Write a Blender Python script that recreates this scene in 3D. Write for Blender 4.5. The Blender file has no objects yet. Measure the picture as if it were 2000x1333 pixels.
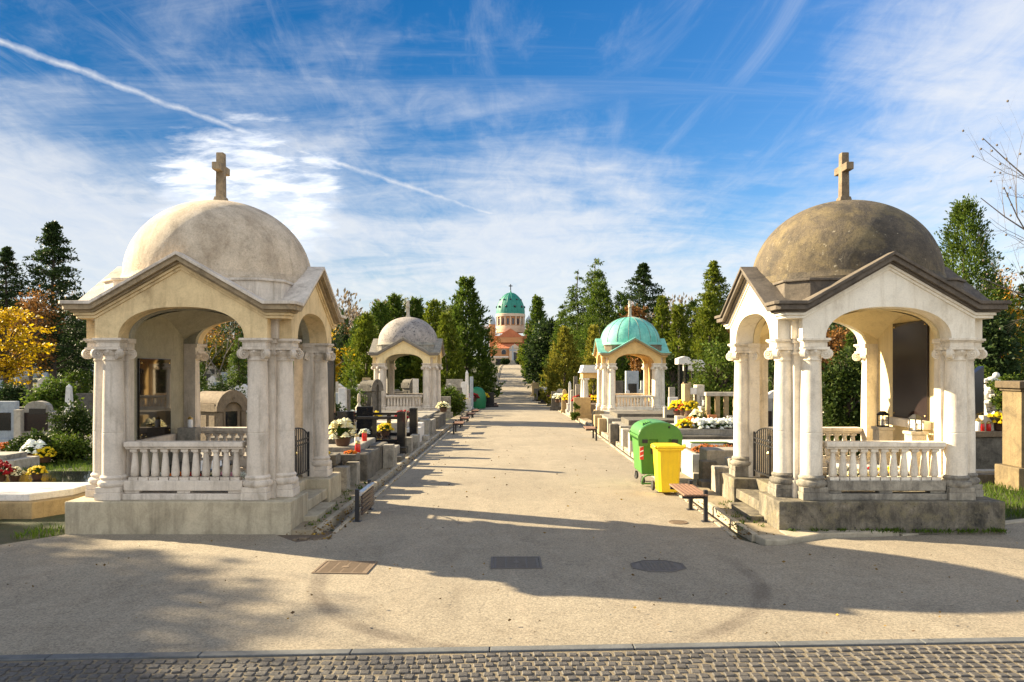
# Cemetery alley with four domed pavilions, graves, trees and a far domed church. Everything is procedural.
import bpy, math, random
import numpy as np
from mathutils import Vector, Matrix
PI = math.pi
R = math.radians
rng = random.Random(11)
scene = bpy.context.scene
COL = scene.collection

F = 1500.0                      # focal length in photo pixels
EYE = 2.44                      # camera height above the road (m)

# ------------------------------------------------------------------ terrain
_RP = [(-60, 0), (0, 0), (13, 0), (22, -.06), (35, -.15), (54, -.57), (70, -1.0), (82, -1.17), (95, -1.08), (109, -.7),
       (125, .55), (142, 1.9), (160, 2.75), (185, 3.25), (220, 3.45), (320, 3.6), (1200, 3.6)]
def road_z(y):
    def lin(q):
        for (a, za), (b, zb) in zip(_RP, _RP[1:]):
            if q <= b: return za + (zb - za) * (q - a) / (b - a)
        return _RP[-1][1]
    w = 5.0 if y > 20 else 0.5
    return (lin(y - w) + 2 * lin(y) + lin(y + w)) / 4
def smooth(a, b, x):
    t = min(1, max(0, (x - a) / (b - a))); return t * t * (3 - 2 * t)
def gz(x, y):
    d = abs(x - .3)
    z = road_z(y)
    z += smooth(9, 45, d) * smooth(28, 90, y) * 2.6 + smooth(45, 150, d) * smooth(40, 120, y) * 3.0
    return z

# ------------------------------------------------------------------ mesh helpers
class MB:
    def __init__(s): s.v = []; s.f = []
    def add(s, vs, fs):
        o = len(s.v); s.v += [tuple(p) for p in vs]; s.f += [tuple(i + o for i in f) for f in fs]; return s
    def box(s, x0, x1, y0, y1, z0, z1):
        return s.add([(x0, y0, z0), (x1, y0, z0), (x1, y1, z0), (x0, y1, z0), (x0, y0, z1), (x1, y0, z1), (x1, y1, z1), (x0, y1, z1)],
                     [(3, 2, 1, 0), (4, 5, 6, 7), (0, 1, 5, 4), (1, 2, 6, 5), (2, 3, 7, 6), (3, 0, 4, 7)])
    def cbox(s, cx, cy, z0, sx, sy, h, rz=0, taper=1.0):
        c, n = math.cos(rz), math.sin(rz)
        P = []
        for z, k in ((z0, 1), (z0 + h, taper)):
            for a, b in ((-1, -1), (1, -1), (1, 1), (-1, 1)):
                x, y = a * sx / 2 * k, b * sy / 2 * k
                P.append((cx + x * c - y * n, cy + x * n + y * c, z))
        return s.add(P, [(3, 2, 1, 0), (4, 5, 6, 7), (0, 1, 5, 4), (1, 2, 6, 5), (2, 3, 7, 6), (3, 0, 4, 7)])
    def prism(s, poly, axis, a, b):
        n = len(poly)
        def p(u, v, w): return {'z': (u, v, w), 'y': (u, w, v), 'x': (w, u, v)}[axis]
        vs = [p(u, v, a) for u, v in poly] + [p(u, v, b) for u, v in poly]
        fs = [tuple(range(n))[::-1], tuple(range(n, 2 * n))] + [(i, (i + 1) % n, n + (i + 1) % n, n + i) for i in range(n)]
        return s.add(vs, fs)
    def lathe(s, prof, n=24, c=(0, 0, 0), axis=None, cap=True, a0=0, a1=2 * PI):
        """prof: (radius, height) pairs; axis: direction (default +z)."""
        full = abs(a1 - a0 - 2 * PI) < 1e-6
        m = n if full else n + 1
        M = Vector((0, 0, 1)).rotation_difference(Vector(axis)).to_matrix() if axis else Matrix.Identity(3)
        vs, fs = [], []
        for r, z in prof:
            for k in range(m):
                a = a0 + (a1 - a0) * k / n
                q = M @ Vector((r * math.cos(a), r * math.sin(a), z))
                vs.append((q.x + c[0], q.y + c[1], q.z + c[2]))
        for i in range(len(prof) - 1):
            for k in range(n):
                k2 = (k + 1) % m
                fs.append((i * m + k, i * m + k2, (i + 1) * m + k2, (i + 1) * m + k))
        if cap and full:
            fs.append(tuple(range(m))[::-1]); L = (len(prof) - 1) * m
            fs.append(tuple(range(L, L + m)))
        return s.add(vs, fs)
    def tube(s, pts, rad, n=6, cap=True):
        pts = [Vector(p) for p in pts]
        rad = rad if hasattr(rad, '__len__') else [rad] * len(pts)
        vs, fs = [], []
        up = Vector((.13, .27, 1)).normalized()
        for i, p in enumerate(pts):
            d = (pts[min(i + 1, len(pts) - 1)] - pts[max(i - 1, 0)])
            if d.length < 1e-9: d = Vector((0, 0, 1))
            d.normalize()
            u = d.cross(up)
            if u.length < 1e-3: u = d.cross(Vector((1, 0, 0)))
            u.normalize(); w = d.cross(u)
            for k in range(n):
                a = 2 * PI * k / n
                vs.append(p + u * (rad[i] * math.cos(a)) + w * (rad[i] * math.sin(a)))
        for i in range(len(pts) - 1):
            for k in range(n):
                k2 = (k + 1) % n
                fs.append((i * n + k, i * n + k2, (i + 1) * n + k2, (i + 1) * n + k))
        if cap:
            fs.append(tuple(range(n))[::-1]); L = (len(pts) - 1) * n
            fs.append(tuple(range(L, L + n)))
        return s.add(vs, fs)
    def ball(s, c, r, n=8, sx=1, sy=1, sz=1, jit=0, rnd=None):
        prof = []
        vs, fs = [], []
        m = max(4, n // 2)
        for i in range(m + 1):
            t = PI * i / m
            for k in range(n):
                a = 2 * PI * k / n
                q = 1 + (rnd.uniform(-jit, jit) if rnd and 0 < i < m else 0)
                vs.append((c[0] + r * sx * q * math.sin(t) * math.cos(a), c[1] + r * sy * q * math.sin(t) * math.sin(a), c[2] - r * sz * q * math.cos(t)))
        for i in range(m):
            for k in range(n):
                k2 = (k + 1) % n
                fs.append((i * n + k, i * n + k2, (i + 1) * n + k2, (i + 1) * n + k))
        return s.add(vs, fs)
    def mesh(s, name, mat=None, smooth_angle=None):
        me = bpy.data.meshes.new(name)
        me.from_pydata(s.v, [], s.f)
        me.validate(clean_customdata=False)
        if mat: me.materials.append(mat)
        if smooth_angle is not None:
            me.polygons.foreach_set('use_smooth', [True] * len(me.polygons))
            me.set_sharp_from_angle(angle=R(smooth_angle))
        me.update()
        return me
    def build(s, name, mat, parent=None, bevel=0, smooth=None, loc=None, seg=2):
        o = bpy.data.objects.new(name, s.mesh(name, mat, smooth))
        return link(o, parent, bevel, loc, seg)
def link(o, parent=None, bevel=0, loc=None, seg=2):
    COL.objects.link(o)
    if parent: o.parent = parent
    if loc: o.location = loc
    if bevel:
        b = o.modifiers.new('Bevel', 'BEVEL'); b.width = bevel; b.segments = seg; b.limit_method = 'ANGLE'; b.angle_limit = R(35)
        b.harden_normals = False
    return o
def thing(name, label, cat, loc=(0, 0, 0), rz=0, group=None, sc=1):
    o = bpy.data.objects.new(name, None); COL.objects.link(o)
    o.empty_display_size = .2
    o.location = loc; o.rotation_euler = (0, 0, rz); o.scale = (sc,) * 3 if not hasattr(sc, '__len__') else sc
    tag(o, label, cat, group)
    return o
def tag(o, label=None, cat=None, group=None, kind=None):
    if label: o['label'] = label
    if cat: o['category'] = cat
    if group: o['group'] = group
    if kind: o['kind'] = kind
    return o
def struct(o): o['kind'] = 'structure'; return o
def dup(root, loc, rz=0, label=None, group=None, sc=None, mats=None):
    r = root.copy(); COL.objects.link(r); r.location = loc; r.rotation_euler = (0, 0, rz)
    if sc is not None: r.scale = (sc,) * 3 if not hasattr(sc, '__len__') else sc
    if label: r['label'] = label
    if group: r['group'] = group
    def rec(src, dst):
        for ch in list(src.children):
            c = ch.copy(); COL.objects.link(c); c.parent = dst
            if mats and ch.name.split('.')[0] in mats:
                c.material_slots[0].link = 'OBJECT'; c.material_slots[0].material = mats[ch.name.split('.')[0]]
            rec(ch, c)
    rec(root, r)
    return r

# ------------------------------------------------------------------ materials
def newmat(name):
    m = bpy.data.materials.new(name); m.use_nodes = True
    nt = m.node_tree; nt.nodes.clear()
    out = nt.nodes.new('ShaderNodeOutputMaterial')
    b = nt.nodes.new('ShaderNodeBsdfPrincipled')
    nt.links.new(b.outputs[0], out.inputs[0])
    return m, nt, b
def N(nt, t, **kw):
    n = nt.nodes.new(t)
    for k, v in kw.items():
        if k in n.inputs: n.inputs[k].default_value = v
        else: setattr(n, k, v)
    return n
def ramp(nt, src, stops):
    r = nt.nodes.new('ShaderNodeValToRGB'); e = r.color_ramp.elements
    while len(e) < len(stops): e.new(.5)
    for el, (p, c) in zip(e, stops):
        el.position = p; el.color = (c, c, c, 1) if not hasattr(c, '__len__') else (*c[:3], 1)
    nt.links.new(src, r.inputs[0]); return r.outputs[0]
def mixc(nt, fac, a, b, mode='MIX'):
    n = nt.nodes.new('ShaderNodeMix'); n.data_type = 'RGBA'; n.blend_type = mode
    for sock, val in ((n.inputs[0], fac), (n.inputs[6], a), (n.inputs[7], b)):
        if hasattr(val, 'is_linked') or isinstance(val, bpy.types.NodeSocket): nt.links.new(val, sock)
        elif hasattr(val, '__len__'): sock.default_value = (*val[:3], 1)
        else: sock.default_value = val
    return n.outputs[2]
def coords(nt, scale=(1, 1, 1), rand=True, world=False):
    tc = N(nt, 'ShaderNodeTexCoord') if not world else N(nt, 'ShaderNodeNewGeometry')
    src = tc.outputs['Object'] if not world else tc.outputs['Position']
    mp = N(nt, 'ShaderNodeMapping'); mp.inputs['Scale'].default_value = scale
    nt.links.new(src, mp.inputs[0])
    if rand and not world:
        oi = N(nt, 'ShaderNodeObjectInfo')
        mu = N(nt, 'ShaderNodeMath', operation='MULTIPLY'); mu.inputs[1].default_value = 37.0
        nt.links.new(oi.outputs['Random'], mu.inputs[0]); nt.links.new(mu.outputs[0], mp.inputs['Location'])
    return mp.outputs[0]
def noise(nt, vec, scale, detail=6, rough=.6, dist=0):
    n = N(nt, 'ShaderNodeTexNoise'); n.inputs['Scale'].default_value = scale; n.inputs['Detail'].default_value = detail
    n.inputs['Roughness'].default_value = rough; n.inputs['Distortion'].default_value = dist
    nt.links.new(vec, n.inputs['Vector']); return n.outputs['Fac']
def bump(nt, b, h, strength=.3, dist=.02):
    n = N(nt, 'ShaderNodeBump'); n.inputs['Strength'].default_value = strength; n.inputs['Distance'].default_value = dist
    nt.links.new(h, n.inputs['Height']); nt.links.new(n.outputs[0], b.inputs['Normal'])
def stone(name, c1, c2, stain=(.08, .07, .05), amt=.4, scale=2.0, rough=.85, bmp=.35, streak=1.0, spots=0, spotcol=(.03, .03, .03), grain=.25, lichen=None, drip=.35, lsc=2.2):
    """weathered stone: two base tones, stains with their own shape, fine grain, optional spots and lichen"""
    m, nt, b = newmat(name)
    v = coords(nt); vs = coords(nt, (1, 1, streak))
    base = mixc(nt, ramp(nt, noise(nt, v, scale, 8, .65, .4), [(.3, 0.), (.7, 1.)]), c1, c2)
    st = ramp(nt, noise(nt, vs, scale * 1.3, 9, .7, .8), [(.62 - .28 * amt, 0.), (.86 - .2 * amt, min(1, .5 + amt * .6))])
    base = mixc(nt, st, base, stain)
    if drip:      # run-off streaks
        base = mixc(nt, ramp(nt, noise(nt, coords(nt, (7, 7, .55)), scale * .9, 6, .65, .3), [(.52, 0.), (.72, drip)]), base, stain)
    if lichen:
        base = mixc(nt, ramp(nt, noise(nt, v, scale * lsc, 9, .72, .3), [(.48, 0.), (.62, .9)]), base, lichen)
    if spots:
        base = mixc(nt, ramp(nt, noise(nt, v, scale * 9, 4, .6, .5), [(.70 - .16 * spots, 0.), (.76 - .16 * spots, .9)]), base, spotcol)
    base = mixc(nt, 1.0, base, ramp(nt, noise(nt, v, scale * 3.0, 8, .72, .6), [(.28, 1 - .8 * grain), (.5, 1.0), (.74, 1 + .5 * grain)]), 'MULTIPLY')
    g = noise(nt, v, 42, 5, .75)
    base = mixc(nt, 1.0, base, ramp(nt, g, [(.28, 1 - .8 * grain), (.5, 1), (.72, 1 + .4 * grain)]), 'MULTIPLY')
    nt.links.new(base, b.inputs['Base Color']); b.inputs['Roughness'].default_value = rough
    hm = N(nt, 'ShaderNodeMath', operation='ADD'); nt.links.new(noise(nt, v, 14, 8, .7), hm.inputs[0]); nt.links.new(g, hm.inputs[1])
    bump(nt, b, hm.outputs[0], bmp, .012)
    return m
def plain(name, c, rough=.5, metal=0, var=.12, scale=6, bmp=.0, coat=0, spec=.5):
    m, nt, b = newmat(name)
    v = coords(nt)
    n = noise(nt, v, scale, 6, .65)
    col = mixc(nt, n, [x * (1 - var) for x in c], [min(1, x * (1 + var)) for x in c])
    nt.links.new(col, b.inputs['Base Color']); b.inputs['Roughness'].default_value = rough; b.inputs['Metallic'].default_value = metal
    b.inputs['Specular IOR Level'].default_value = spec
    if coat: b.inputs['Coat Weight'].default_value = coat
    rr = ramp(nt, noise(nt, v, scale * 2, 5, .6), [(.2, max(0, rough - .12)), (.8, min(1, rough + .12))])
    if rough > .2: nt.links.new(rr, b.inputs['Roughness'])
    if bmp: bump(nt, b, noise(nt, v, scale * 8, 5), bmp, .01)
    return m
def leafmat(name, cols, transl=.25, rough=.55):
    """foliage: each leaf takes its own tone from the list"""
    m, nt, b = newmat(name)
    g = N(nt, 'ShaderNodeNewGeometry')
    k = len(cols)
    c = ramp(nt, g.outputs['Random Per Island'], [(i / max(1, k - 1), cc) for i, cc in enumerate(cols)])
    v = coords(nt)
    c2 = mixc(nt, 1.0, c, ramp(nt, noise(nt, v, .9, 3, .6), [(.3, .72), (.7, 1.25)]), 'MULTIPLY')
    nt.links.new(c2, b.inputs['Base Color']); b.inputs['Roughness'].default_value = rough
    b.inputs['Specular IOR Level'].default_value = .12
    t = N(nt, 'ShaderNodeBsdfTranslucent'); nt.links.new(c2, t.inputs[0])
    mx = N(nt, 'ShaderNodeMixShader'); mx.inputs[0].default_value = transl
    nt.links.new(b.outputs[0], mx.inputs[1]); nt.links.new(t.outputs[0], mx.inputs[2])
    out = [n for n in nt.nodes if n.type == 'OUTPUT_MATERIAL'][0]
    nt.links.new(mx.outputs[0], out.inputs[0])
    return m

M = {}
M['stone_l'] = stone('limestone', (.68, .60, .50), (.54, .47, .38), (.20, .16, .11), .46, 1.6, streak=.30, bmp=.45, drip=.5, grain=.2)
M['wall_l'] = stone('limestone_wall', (.74, .57, .31), (.60, .45, .24), (.26, .17, .075), .48, 1.4, streak=.5, bmp=.4, drip=.45, grain=.2)
M['dome_l'] = stone('dome_plaster', (.62, .51, .37), (.50, .40, .28), (.25, .18, .11), .5, 1.2, streak=.4, bmp=1.0, grain=.4, drip=.5)
M['pod_l'] = stone('podium_concrete', (.50, .43, .30), (.38, .325, .22), (.15, .125, .08), .5, 1.3, streak=.45, bmp=.45, drip=.5)
M['corn_l'] = stone('cornice_stone', (.38, .29, .17), (.27, .20, .12), (.07, .052, .03), .6, 2.5, bmp=.5)
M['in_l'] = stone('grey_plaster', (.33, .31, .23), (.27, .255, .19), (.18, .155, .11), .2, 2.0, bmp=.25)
M['wall_r'] = stone('white_plaster', (.84, .78, .65), (.74, .67, .54), (.38, .30, .18), .36, 1.3, streak=.4, bmp=.3, grain=.15)
M['stone_r'] = stone('white_stone', (.82, .74, .60), (.68, .60, .47), (.25, .20, .14), .42, 1.8, streak=.35, bmp=.4, grain=.2)
M['base_r'] = stone('dirty_base_stone', (.40, .36, .28), (.24, .215, .17), (.04, .035, .03), .8, 2.6, streak=.6, bmp=.6)
M['dome_r'] = stone('lichen_dome', (.085, .068, .048), (.14, .105, .06), (.03, .026, .022), .72, 1.1, bmp=1.0, spots=.30, spotcol=(.38, .33, .23), lichen=(.165, .125, .06), grain=.65, lsc=1.5, drip=.6)
M['corn_r'] = stone('dark_cornice', (.088, .071, .054), (.16, .13, .097), (.028, .024, .02), .55, 2.5, bmp=.6, grain=.35)
M['pod_r'] = stone('stained_podium', (.13, .112, .08), (.30, .26, .19), (.020, .018, .014), .80, 2.2, streak=.55, bmp=.7, lichen=(.17, .145, .085), grain=.5, spots=.35, spotcol=(.015, .013, .010), drip=.6)
M['in_r'] = stone('cream_plaster', (.76, .64, .38), (.68, .56, .32), (.42, .32, .15), .15, 1.8, bmp=.15, grain=.12)
M['wall_y'] = stone('yellow_plaster', (.76, .60, .32), (.70, .54, .28), (.36, .28, .16), .25, 1.4, streak=.5, bmp=.2)
M['wall_o'] = stone('ochre_plaster', (.66, .44, .17), (.60, .39, .145), (.36, .23, .10), .2, 1.4, streak=.5, bmp=.2)
M['dome_g'] = stone('spotted_dome', (.36, .32, .28), (.27, .24, .22), (.11, .095, .09), .5, 1.3, bmp=.7, spots=.85, spotcol=(.05, .05, .05))
M['corn_g'] = stone('grey_cornice', (.20, .17, .14), (.28, .25, .21), (.08, .07, .06), .4, 2.5, bmp=.4)
M['copper'] = stone('green_copper', (.10, .42, .33), (.20, .52, .42), (.03, .24, .21), .6, 1.6, rough=.65, bmp=.25, grain=.2, streak=.4, drip=.6)
M['copper_roof'] = stone('green_copper_roof', (.16, .46, .36), (.25, .53, .43), (.06, .28, .23), .45, 1.8, rough=.65, bmp=.2, grain=.2)
M['copper_dark'] = stone('church_copper', (.010, .17, .12), (.016, .21, .145), (.006, .10, .08), .3, .25, rough=.6, bmp=.1, grain=.1)
M['iron'] = plain('black_iron', (.02, .02, .022), .45, .3)
M['blk'] = plain('black_granite', (.012, .012, .014), .12, 0, .3, 40, spec=.6)
M['plaque'] = plain('polished_plaque', (.018, .013, .010), .025, 0, .3, 30, spec=.5)
M['plaque_r'] = plain('dark_red_granite', (.022, .014, .013), .12, 0, .4, 30, spec=.5)
M['grey'] = stone('grey_stone', (.24, .22, .18), (.34, .31, .25), (.06, .052, .04), .55, 3, grain=.35)
M['dgrey'] = stone('dark_weathered_stone', (.10, .088, .07), (.17, .15, .115), (.03, .027, .02), .6, 3, bmp=.8, grain=.4)
M['pale'] = stone('pale_stone', (.50, .45, .36), (.42, .37, .29), (.17, .14, .09), .45, 3)
M['white'] = stone('white_marble', (.66, .63, .58), (.58, .55, .50), (.30, .27, .22), .32, 2.5, rough=.5, bmp=.15)
M['ochre'] = stone('ochre_stone', (.42, .31, .155), (.34, .25, .125), (.13, .095, .05), .42, 3)
M['brown'] = stone('brown_stone', (.16, .115, .068), (.23, .17, .105), (.055, .04, .025), .5, 2.5, bmp=.7, grain=.35)
M['blue'] = stone('blue_grey_stone', (.30, .34, .37), (.38, .41, .43), (.14, .15, .16), .3, 3)
M['potc'] = plain('dark_pot', (.10, .055, .035), .8, 0, .2, 8, .3)
M['terra'] = plain('terracotta', (.46, .17, .06), .8, 0, .2, 8, .3)
M['bark'] = stone('bark', (.06, .045, .032), (.10, .075, .055), (.03, .022, .016), .4, 6, bmp=.9)
M['bark_l'] = stone('pale_bark', (.55, .50, .42), (.40, .34, .26), (.08, .06, .05), .3, 5, bmp=.5)
M['bark_g'] = stone('grey_twigs', (.12, .095, .075), (.19, .16, .13), (.06, .045, .035), .4, 3, bmp=.4)
M['metal'] = plain('brushed_steel', (.55, .56, .58), .3, 1.0)
M['slat'] = stone('bench_wood', (.19, .10, .055), (.26, .14, .08), (.09, .05, .03), .3, 6, streak=.3, rough=.6, bmp=.25)
M['slat_d'] = stone('dark_bench_wood', (.055, .035, .025), (.08, .05, .035), (.03, .02, .015), .3, 6, rough=.5, bmp=.25)
M['bin_g'] = stone('green_plastic', (.042, .175, .018), (.06, .21, .025), (.03, .10, .025), .35, 1.6, rough=.5, bmp=.08, grain=.10, streak=.3, drip=.4)
M['bin_y'] = stone('yellow_plastic', (.84, .58, .008), (.76, .50, .01), (.42, .28, .03), .22, 1.8, rough=.48, bmp=.06, grain=.08, streak=.3, drip=.3)
M['bin_gl'] = stone('green_lid_plastic', (.055, .20, .045), (.08, .24, .06), (.04, .12, .04), .4, 1.6, rough=.42, bmp=.06, grain=.1, drip=0)
M['rubber'] = plain('black_rubber', (.02, .02, .02), .7)
M['red'] = plain('red_glass', (.55, .02, .015), .15, 0, .1, 6)
M['redp'] = plain('red_paint', (.6, .03, .03), .5)
M['whitep'] = plain('white_paint', (.8, .8, .78), .5)
M['gold'] = plain('brass', (.7, .5, .18), .3, .9)
M['glass'] = plain('window_glass', (.03, .035, .045), .08)
M['rooftile'] = stone('red_roof_tiles', (.42, .125, .05), (.52, .17, .07), (.26, .085, .04), .3, .5)
M['churchwall'] = stone('orange_brick_wall', (.52, .25, .10), (.46, .20, .075), (.36, .2, .11), .2, .4)
M['churchstone'] = stone('church_stone', (.60, .47, .34), (.54, .41, .29), (.36, .27, .18), .25, .4)
M['castiron'] = plain('cast_iron', (.115, .10, .085), .75, 0, .25, 12, .5)
M['rustiron'] = plain('rusty_iron', (.17, .12, .075), .7, .1, .25, 10, .4)
M['soil'] = stone('soil', (.10, .07, .045), (.15, .11, .07), (.05, .04, .025), .4, 6, bmp=.9)
for nm, cc in (('yellow', [(.80, .55, .01), (.85, .66, .03), (.70, .42, .01)]), ('cream', [(.80, .74, .42), (.85, .80, .55), (.75, .62, .22)]),
               ('white', [(.82, .82, .70), (.85, .86, .78), (.75, .78, .55)]), ('red', [(.30, .012, .012), (.42, .02, .02), (.2, .01, .015)]),
               ('orange', [(.72, .20, .012), (.65, .13, .01), (.78, .32, .02)]), ('pink', [(.70, .25, .35), (.75, .45, .5), (.6, .12, .25)]),
               ('rust', [(.36, .10, .03), (.45, .16, .04), (.26, .07, .03)])):
    M['fl_' + nm] = leafmat('petals_' + nm, cc, .15, .6)
M['lf_plant'] = leafmat('plant_leaves', [(.03, .07, .012), (.06, .12, .02), (.045, .09, .015)])
M['lf_conifer'] = leafmat('conifer_needles', [(.036, .068, .012), (.088, .135, .017), (.058, .10, .014), (.145, .19, .024)], .38)
M['lf_dark'] = leafmat('dark_needles', [(.018, .036, .012), (.036, .062, .018), (.026, .048, .013), (.055, .08, .02)], .3)
M['lf_thuja'] = leafmat('thuja_sprays', [(.060, .095, .010), (.115, .15, .014), (.17, .19, .018), (.075, .11, .011)], .36)
M['lf_ythuja'] = leafmat('yellow_thuja_sprays', [(.16, .17, .02), (.26, .23, .028), (.11, .13, .018), (.33, .27, .035)], .38)
M['lf_laurel'] = leafmat('laurel_leaves', [(.034, .066, .008), (.085, .13, .016), (.055, .092, .011), (.14, .17, .022)], .3, .6)
M['lf_dlaurel'] = leafmat('dark_laurel_leaves', [(.016, .034, .007), (.04, .066, .011), (.026, .047, .009), (.07, .095, .015)], .28, .6)
M['lf_yellow'] = leafmat('autumn_yellow_leaves', [(.55, .36, .008), (.66, .46, .014), (.38, .22, .006), (.16, .11, .012)], .4)
M['lf_gold'] = leafmat('birch_leaves', [(.50, .26, .012), (.40, .18, .012), (.58, .36, .03)], .4)
M['lf_brown'] = leafmat('russet_leaves', [(.20, .09, .025), (.28, .13, .03), (.13, .07, .025)], .3)
M['lf_ygreen'] = leafmat('yellow_green_leaves', [(.07, .10, .016), (.13, .15, .02), (.05, .08, .014), (.38, .26, .02)], .35)
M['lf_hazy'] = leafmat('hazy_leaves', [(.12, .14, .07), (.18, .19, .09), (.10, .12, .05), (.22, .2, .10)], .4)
M['lf_grass'] = leafmat('grass_blades', [(.045, .095, .008), (.08, .135, .012), (.115, .16, .02)], .35)
M['lf_fallen'] = leafmat('fallen_leaf', [(.10, .06, .03), (.16, .10, .03), (.06, .04, .025), (.35, .22, .03)], .1)
M['lf_twig'] = leafmat('far_twigs', [(.16, .13, .10), (.22, .17, .12), (.12, .11, .085), (.26, .19, .10)], .3)
# ------------------------------------------------------------------ the domed pavilions
ZP = .49          # podium top
ZS = 2.89         # springing
ZE = 3.43         # top of the eaves
GR = .72          # gable rise
GW = 1.26         # gable half width
def side(i, s, o, z):
    return ((s, -o, z), (o, s, z), (-s, o, z), (-o, -s, z))[i]
def zt(s): return ZE + GR * max(0, 1 - abs(s) / GW)
def col_prof():
    # Attic base and an entasised shaft, up to the neck of the capital
    base = [(.20, .0), (.215, .02), (.222, .05), (.212, .08), (.185, .09), (.178, .105), (.19, .12), (.192, .14), (.18, .155), (.163, .17)]
    shaft = [(.160, .17), (.160, .5), (.159, .785), (.159, .796), (.1565, .799), (.1565, .805), (.159, .808), (.159, .82), (.157, .95), (.150, 1.35), (.143, 1.7), (.137, 1.87), (.150, 1.88), (.150, 1.90), (.137, 1.91), (.137, 1.96)]
    return base, shaft
def volute(mb, c, ax, r=.075, th=.05):
    prof = [(r * .99, 0), (r, .012), (r * .8, .016), (r * .74, .006), (r * .6, .008), (r * .56, .02), (r * .4, .02), (r * .36, .006), (r * .24, .008), (r * .2, .026), (.002, .03)]
    p = [(q, h + th / 2) for q, h in prof]
    full = [(q, -h) for q, h in reversed(p)] + p
    mb.lathe(full, 14, c, ax)
def make_column(par, x, y, fx, fy, m, mb=None):
    """(fx, fy): outward direction of the face the column stands on"""
    o = bpy.data.objects.new('column', None); COL.objects.link(o); o.parent = par; o.location = (x, y, ZP)
    MB().cbox(0, 0, 0, .388, .388, .11).cbox(0, 0, .11, .37, .37, .08).build('plinth', mb or m, o, .008)
    b, s = col_prof()
    MB().lathe([(r, z + .19) for r, z in b], 28).build('column_base', mb or m, o, smooth=40)
    MB().lathe([(r, z + .19) for r, z in s], 28, cap=False).build('shaft', m, o, smooth=40)
    c = MB()
    c.lathe([(.137, 2.13), (.165, 2.17), (.175, 2.2), (.165, 2.225), (.15, 2.23)], 24)
    for a in (45, 135, 225, 315):
        dx, dy = math.cos(R(a)), math.sin(R(a))
        volute(c, (dx * .238, dy * .238, 2.168), (-dy, dx, 0), .079)
        c.cbox(dx * .16, dy * .16, 2.185, .16, .07, .05, R(a))
    for a in (0, 90, 180, 270):            # egg ornament on each face, under the curved abacus
        dx, dy = math.cos(R(a)), math.sin(R(a))
        c.ball((dx * .165, dy * .165, 2.20), .028, 8)
    n = 32; pts = []
    for k in range(n):                      # concave sided abacus
        a = 2 * PI * k / n; q = abs(math.cos(2 * a)) ** 1.5
        r = .282 - .10 * q
        pts.append((r * math.cos(a), r * math.sin(a)))
    c.prism(pts, 'z', 2.228, 2.268)
    c.build('capital', m, o, smooth=35)
    MB().cbox(0, 0, 2.268, .35, .35, .075).cbox(0, 0, 2.343, .39, .39, .02).cbox(0, 0, 2.363, .43, .43, .037).build('impost_block', m, o, .006)
    return o
def ring(mb, oo, oi, top, bot, c=.06, skip=None):
    """one cornice layer: follows the gable line on all four sides"""
    outer, inner = [], []
    for i in range(4):
        for s in (-(oo - c), -GW, 0, GW, oo - c):
            si = max(-oi, min(oi, s)) if abs(s) > GW else s
            if abs(s) > GW: si = math.copysign(max(GW + .01, oi - c * .5), s)
            z = zt(s)
            outer.append((side(i, s, oo, z + top), side(i, s, oo, z + bot)))
            inner.append((side(i, si, oi, z + top), side(i, si, oi, z + bot)))
    n = len(outer); vs = []
    for (a, b), (d, e) in zip(outer, inner): vs += [a, b, d, e]
    fs = []
    for k in range(n):
        p, q = 4 * k, 4 * ((k + 1) % n)
        fs += [(p + 1, q + 1, q, p), (p, q, q + 2, p + 2), (p + 3, q + 3, q + 1, p + 1), (p + 2, q + 2, q + 3, p + 3)]
    mb.add(vs, fs)
def arch_z(s, w, z0=ZS, h=.46): return z0 + h * max(0, 1 - (abs(s) / w) ** 2.5) ** (1 / 2.1)
def arch_slab(i, o0, o1, L, w, h, top):
    ss = sorted(set([-L, L] + [w * math.sin(PI / 2 * t / 14) for t in range(-14, 15)] + [-GW + .001, GW - .001]))
    mb = MB(); vs = []
    for s in ss:
        b = arch_z(s, w, ZS, h) if abs(s) < w else ZS
        t = top(s)
        vs += [side(i, s, o1, b), side(i, s, o1, t), side(i, s, o0, b), side(i, s, o0, t)]
    fs = []
    for k in range(len(ss) - 1):
        p, q = 4 * k, 4 * k + 4
        fs += [(p, q, q + 1, p + 1), (q + 2, p + 2, p + 3, q + 3), (p + 2, q + 2, q, p), (p + 1, q + 1, q + 3, p + 3)]
    fs += [(2, 0, 1, 3), (len(vs) - 4, len(vs) - 2, len(vs) - 1, len(vs) - 3)]
    return mb.add(vs, fs)
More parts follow.
